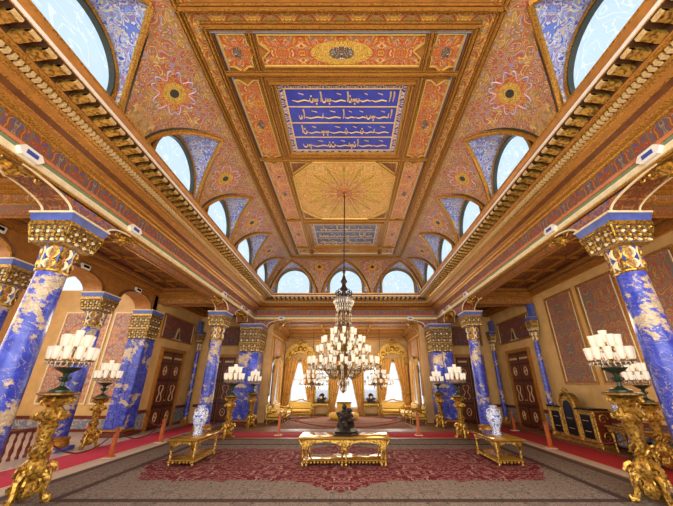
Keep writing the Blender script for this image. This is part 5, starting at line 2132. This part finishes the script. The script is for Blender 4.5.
# mirrors with console tables between the garden windows
for s, side in ((-1, 'stair hall side'), (1, 'cabinet side')):
    x = s * 1.45
    t = thing('pier_console', 'gilt console table under the pier mirror, %s' % side, 'console table', (x, 19.45, 0.0), 0, 'salon console tables')
    b = MB()
    b.bbox(-.46, .46, -.25, .25, .66, .70, M['marble'], .01)
    b.build('tabletop', t)
    b = MB()
    b.bbox(-.43, .43, -.22, .24, .54, .66, M['gold'], .015)
    for f in (-1, 1):
        b.volute((f * .2, -.23, .56), (1, 0, 0), (0, 0, 1), .08, 1.3, .025, M['gold'], f)
    b.build('apron', t)
    for f in (-1, 1):
        for y in (-.18, .18):
            l = MB()
            l.tube([(f * .40, y, .55), (f * .43, y, .42), (f * .36, y, .2), (f * .40, y, 0.02)], [.035, .04, .025, .03], M['gold'], 7)
            l.build('leg', t)
    b = MB()
    b.bbox(-.4, .4, -.18, .2, .08, .11, M['gold_dark'], .01)
    b.build('lower_shelf', t)
    m = thing('pier_mirror', 'tall gilt-framed mirror between the garden windows, %s' % side, 'mirror', (x, 19.77, .72), 0, 'salon pier mirrors')
    b = MB()
    for x0, x1, z0, z1 in ((-.45, -.36, 0, 2.0), (.36, .45, 0, 2.0), (-.45, .45, 1.92, 2.02), (-.45, .45, 0, .08)):
        b.bbox(x0, x1, -.07, .02, z0, z1, M['gold'], .015)
    for f in (-1, 1):
        b.volute((f * .14, -.04, 2.08), (1, 0, 0), (0, 0, 1), .12, 1.3, .035, M['gold'], f)
    b.build('frame', m)
    b = MB()
    b.box(-.37, .37, -.03, .0, .06, 1.94, M['mirror'])
    b.build('glass', m)
    c = thing('mantel_clock', 'dark ornate mantel clock on the console, %s' % side, 'clock', (x, 19.42, .701), 0, 'salon mantel clocks')
    b = MB()
    b.bbox(-.24, .24, -.1, .1, 0, .08, M['bronze'], .02)
    b.lathe([(.12, .08), (.14, .16), (.09, .26), (.14, .36), (.05, .46)], M['bronze'], 12, (0, 0, 0), 5, .1)
    for f in (-1, 1):
        b.volute((f * .18, -.05, .16), (1, 0, 0), (0, 0, 1), .08, 1.2, .03, M['bronze'], f)
    b.build('case', c)
    b = MB()
    b.prism(arc(0, .27, .07, .07, 0, 2 * pi, 16)[:-1], 'y', -.15, -.10, M['inlay'])
    b.build('dial', c)


def pelmet(mb, xc, W, z0, H):
    """arched gilt pelmet with carved crest, local y = 0 at the wall"""
    out = [(xc - W, z0), (xc - W, z0 + .35)] + [(xc + W * cos(u), z0 + .35 + (H - .35) * sin(u) ** .8) for u in [pi - pi * k / 16 for k in range(1, 16)]] + [(xc + W, z0 + .35), (xc + W, z0), (xc + W * .82, z0)]
    out += [(xc + W * .74 * cos(u), z0 + .05 + (H - .68) * sin(u)) for u in [pi * k / 12 for k in range(13)]] + [(xc - W * .82, z0)]
    mb.prism(out, 'y', -.28, -.02, M['gold'])
    for f in (-1, 1):
        for r, zz, k in ((.82, .3, .14), (.6, .62, .16), (.3, .85, .15), (.12, H - .02, .13), (.9, .06, .11)):
            mb.volute((xc + f * W * r, -.29, z0 + zz), (1, 0, 0), (0, 0, 1), k, 1.5, k * .3, M['gold'], f)
    mb.ball((xc, -.28, z0 + H + .08), .09, M['gold'], 7)
    mb.ball((xc, -.28, z0 + H * .72), .16, M['gold'], 7)
    return mb


def drape(mb, x_in_top, x_out, x_in_bot, ztop, zbot, y, m):
    """pleated drape gathered from the centre at the top towards the side below"""
    def f(u, v):
        tt = v ** 1.0
        xi = x_in_top + (x_in_bot - x_in_top) * tt
        x = xi + (x_out - xi) * u
        return (x, y + .05 * sin(u * 26) * (1 - .3 * v), ztop + (zbot - ztop) * v)
    mb.grid(f, 40, 14, m)
    return mb


M['drape'] = plain('golden_drape', '#dcaa58', 0.55, 0.1, 0.2, 7, 0.15)
for xc, side in ((-2.85, 'stair hall side'), (0.0, 'centre'), (2.85, 'cabinet side')):
    W = .92 if xc else .95
    lab = 'over the middle garden window' if xc == 0 else 'over the outer garden window, %s' % side
    t = thing('window_pelmet', 'arched carved gilt pelmet %s' % lab, 'pelmet', (xc, 19.8, 0), 0, 'garden window pelmets')
    b = MB()
    pelmet(b, 0, W, 2.78, 1.28)
    b.build('carved_arch', t)
    b = MB()
    b.bbox(-W * .95, W * .95, -.10, -.04, 2.98, 3.03, M['gold_dark'], .01)
    b.build('curtain_rail', t)
    lab = 'at the middle garden window' if xc == 0 else 'at the outer garden window, %s' % side
    cu = thing('gold_curtains', 'pair of golden silk curtains drawn apart %s' % lab, 'curtains', (xc, 19.6, 0), 0, 'garden window curtains')
    for f in (-1, 1):
        b = MB()
        drape(b, f * .05, f * W, f * W * .80, 3.1, .02, 0, M['drape'])
        do = b.build('drape', cu)
        b = MB()
        b.tube([(f * W * .5, -.09, 1.2), (f * W * .8, -.09, 1.05), (f * W * 1.0, -.03, 1.15)], .03, M['gold'], 6)
        b.build('tieback', do)
for s, side in ((-1, 'stair hall side'), (1, 'cabinet side')):
    t = thing('side_pelmet', 'arched gilt pelmet over the salon side window, %s' % side, 'pelmet', (s * 3.83, 17.55, 0), s * -pi / 2, 'salon side pelmets')
    b = MB()
    b.tube([(-1.02 * cos(u), -.12, 2.2 + .75 * sin(u)) for u in [pi * k / 14 for k in range(15)]], .07, M['gold_dark'], 7)
    for f in (-1, 1):
        b.tube([(f * 1.02, -.12, 2.2), (f * 1.02, -.12, .3)], .05, M['gold_dark'], 6)
    b.ball((0, -.12, 3.02), .1, M['gold'], 6)
    b.build('carved_arch', t)
    cu = thing('gold_curtains', 'pair of golden curtains at the salon side window, %s' % side, 'curtains', (s * 3.80, 17.55, 0), s * -pi / 2, 'salon side curtains')
    for f in (-1, 1):
        b = MB()
        drape(b, f * .12, f * .98, f * .7, 2.9, .3, -.12, M['drape'])
        b.build('drape', cu)

# ------------------------------------------------------------------ stair hall balustrade and extinguisher
bl = thing('stair_balustrade', 'dark red turned balustrade at the stair head behind the nearest column', 'balustrade', (-8.0, 8.35, 0), pi / 2)
b = MB()
b.bbox(-1.3, .75, -.05, .05, .58, .66, M['rail'], .02)
b.build('handrail', bl)
for i in range(10):
    l = MB()
    l.lathe([(.04, 0), (.04, .05), (.025, .08), (.045, .2), (.02, .34), (.035, .42), (.02, .5), (.04, .58)], M['rail'], 8, (-1.2 + .2 * i, 0, 0))
    l.build('baluster', bl)
fe = thing('fire_extinguisher', 'small red fire extinguisher on the floor by the stair hall back wall', 'fire extinguisher', (-9.3, 12.6, 0))
b = MB()
b.lathe([(.08, 0), (.09, .02), (.09, .32), (.07, .38), (.03, .40)], M['firered'], 14)
b.build('body', fe)
b = MB()
b.lathe([(.03, .40), (.03, .46), (.02, .48)], M['ebony'], 8)
b.tube([(0, 0, .46), (.07, 0, .44), (.1, 0, .3)], .012, M['ebony'], 5)
b.build('nozzle', fe)
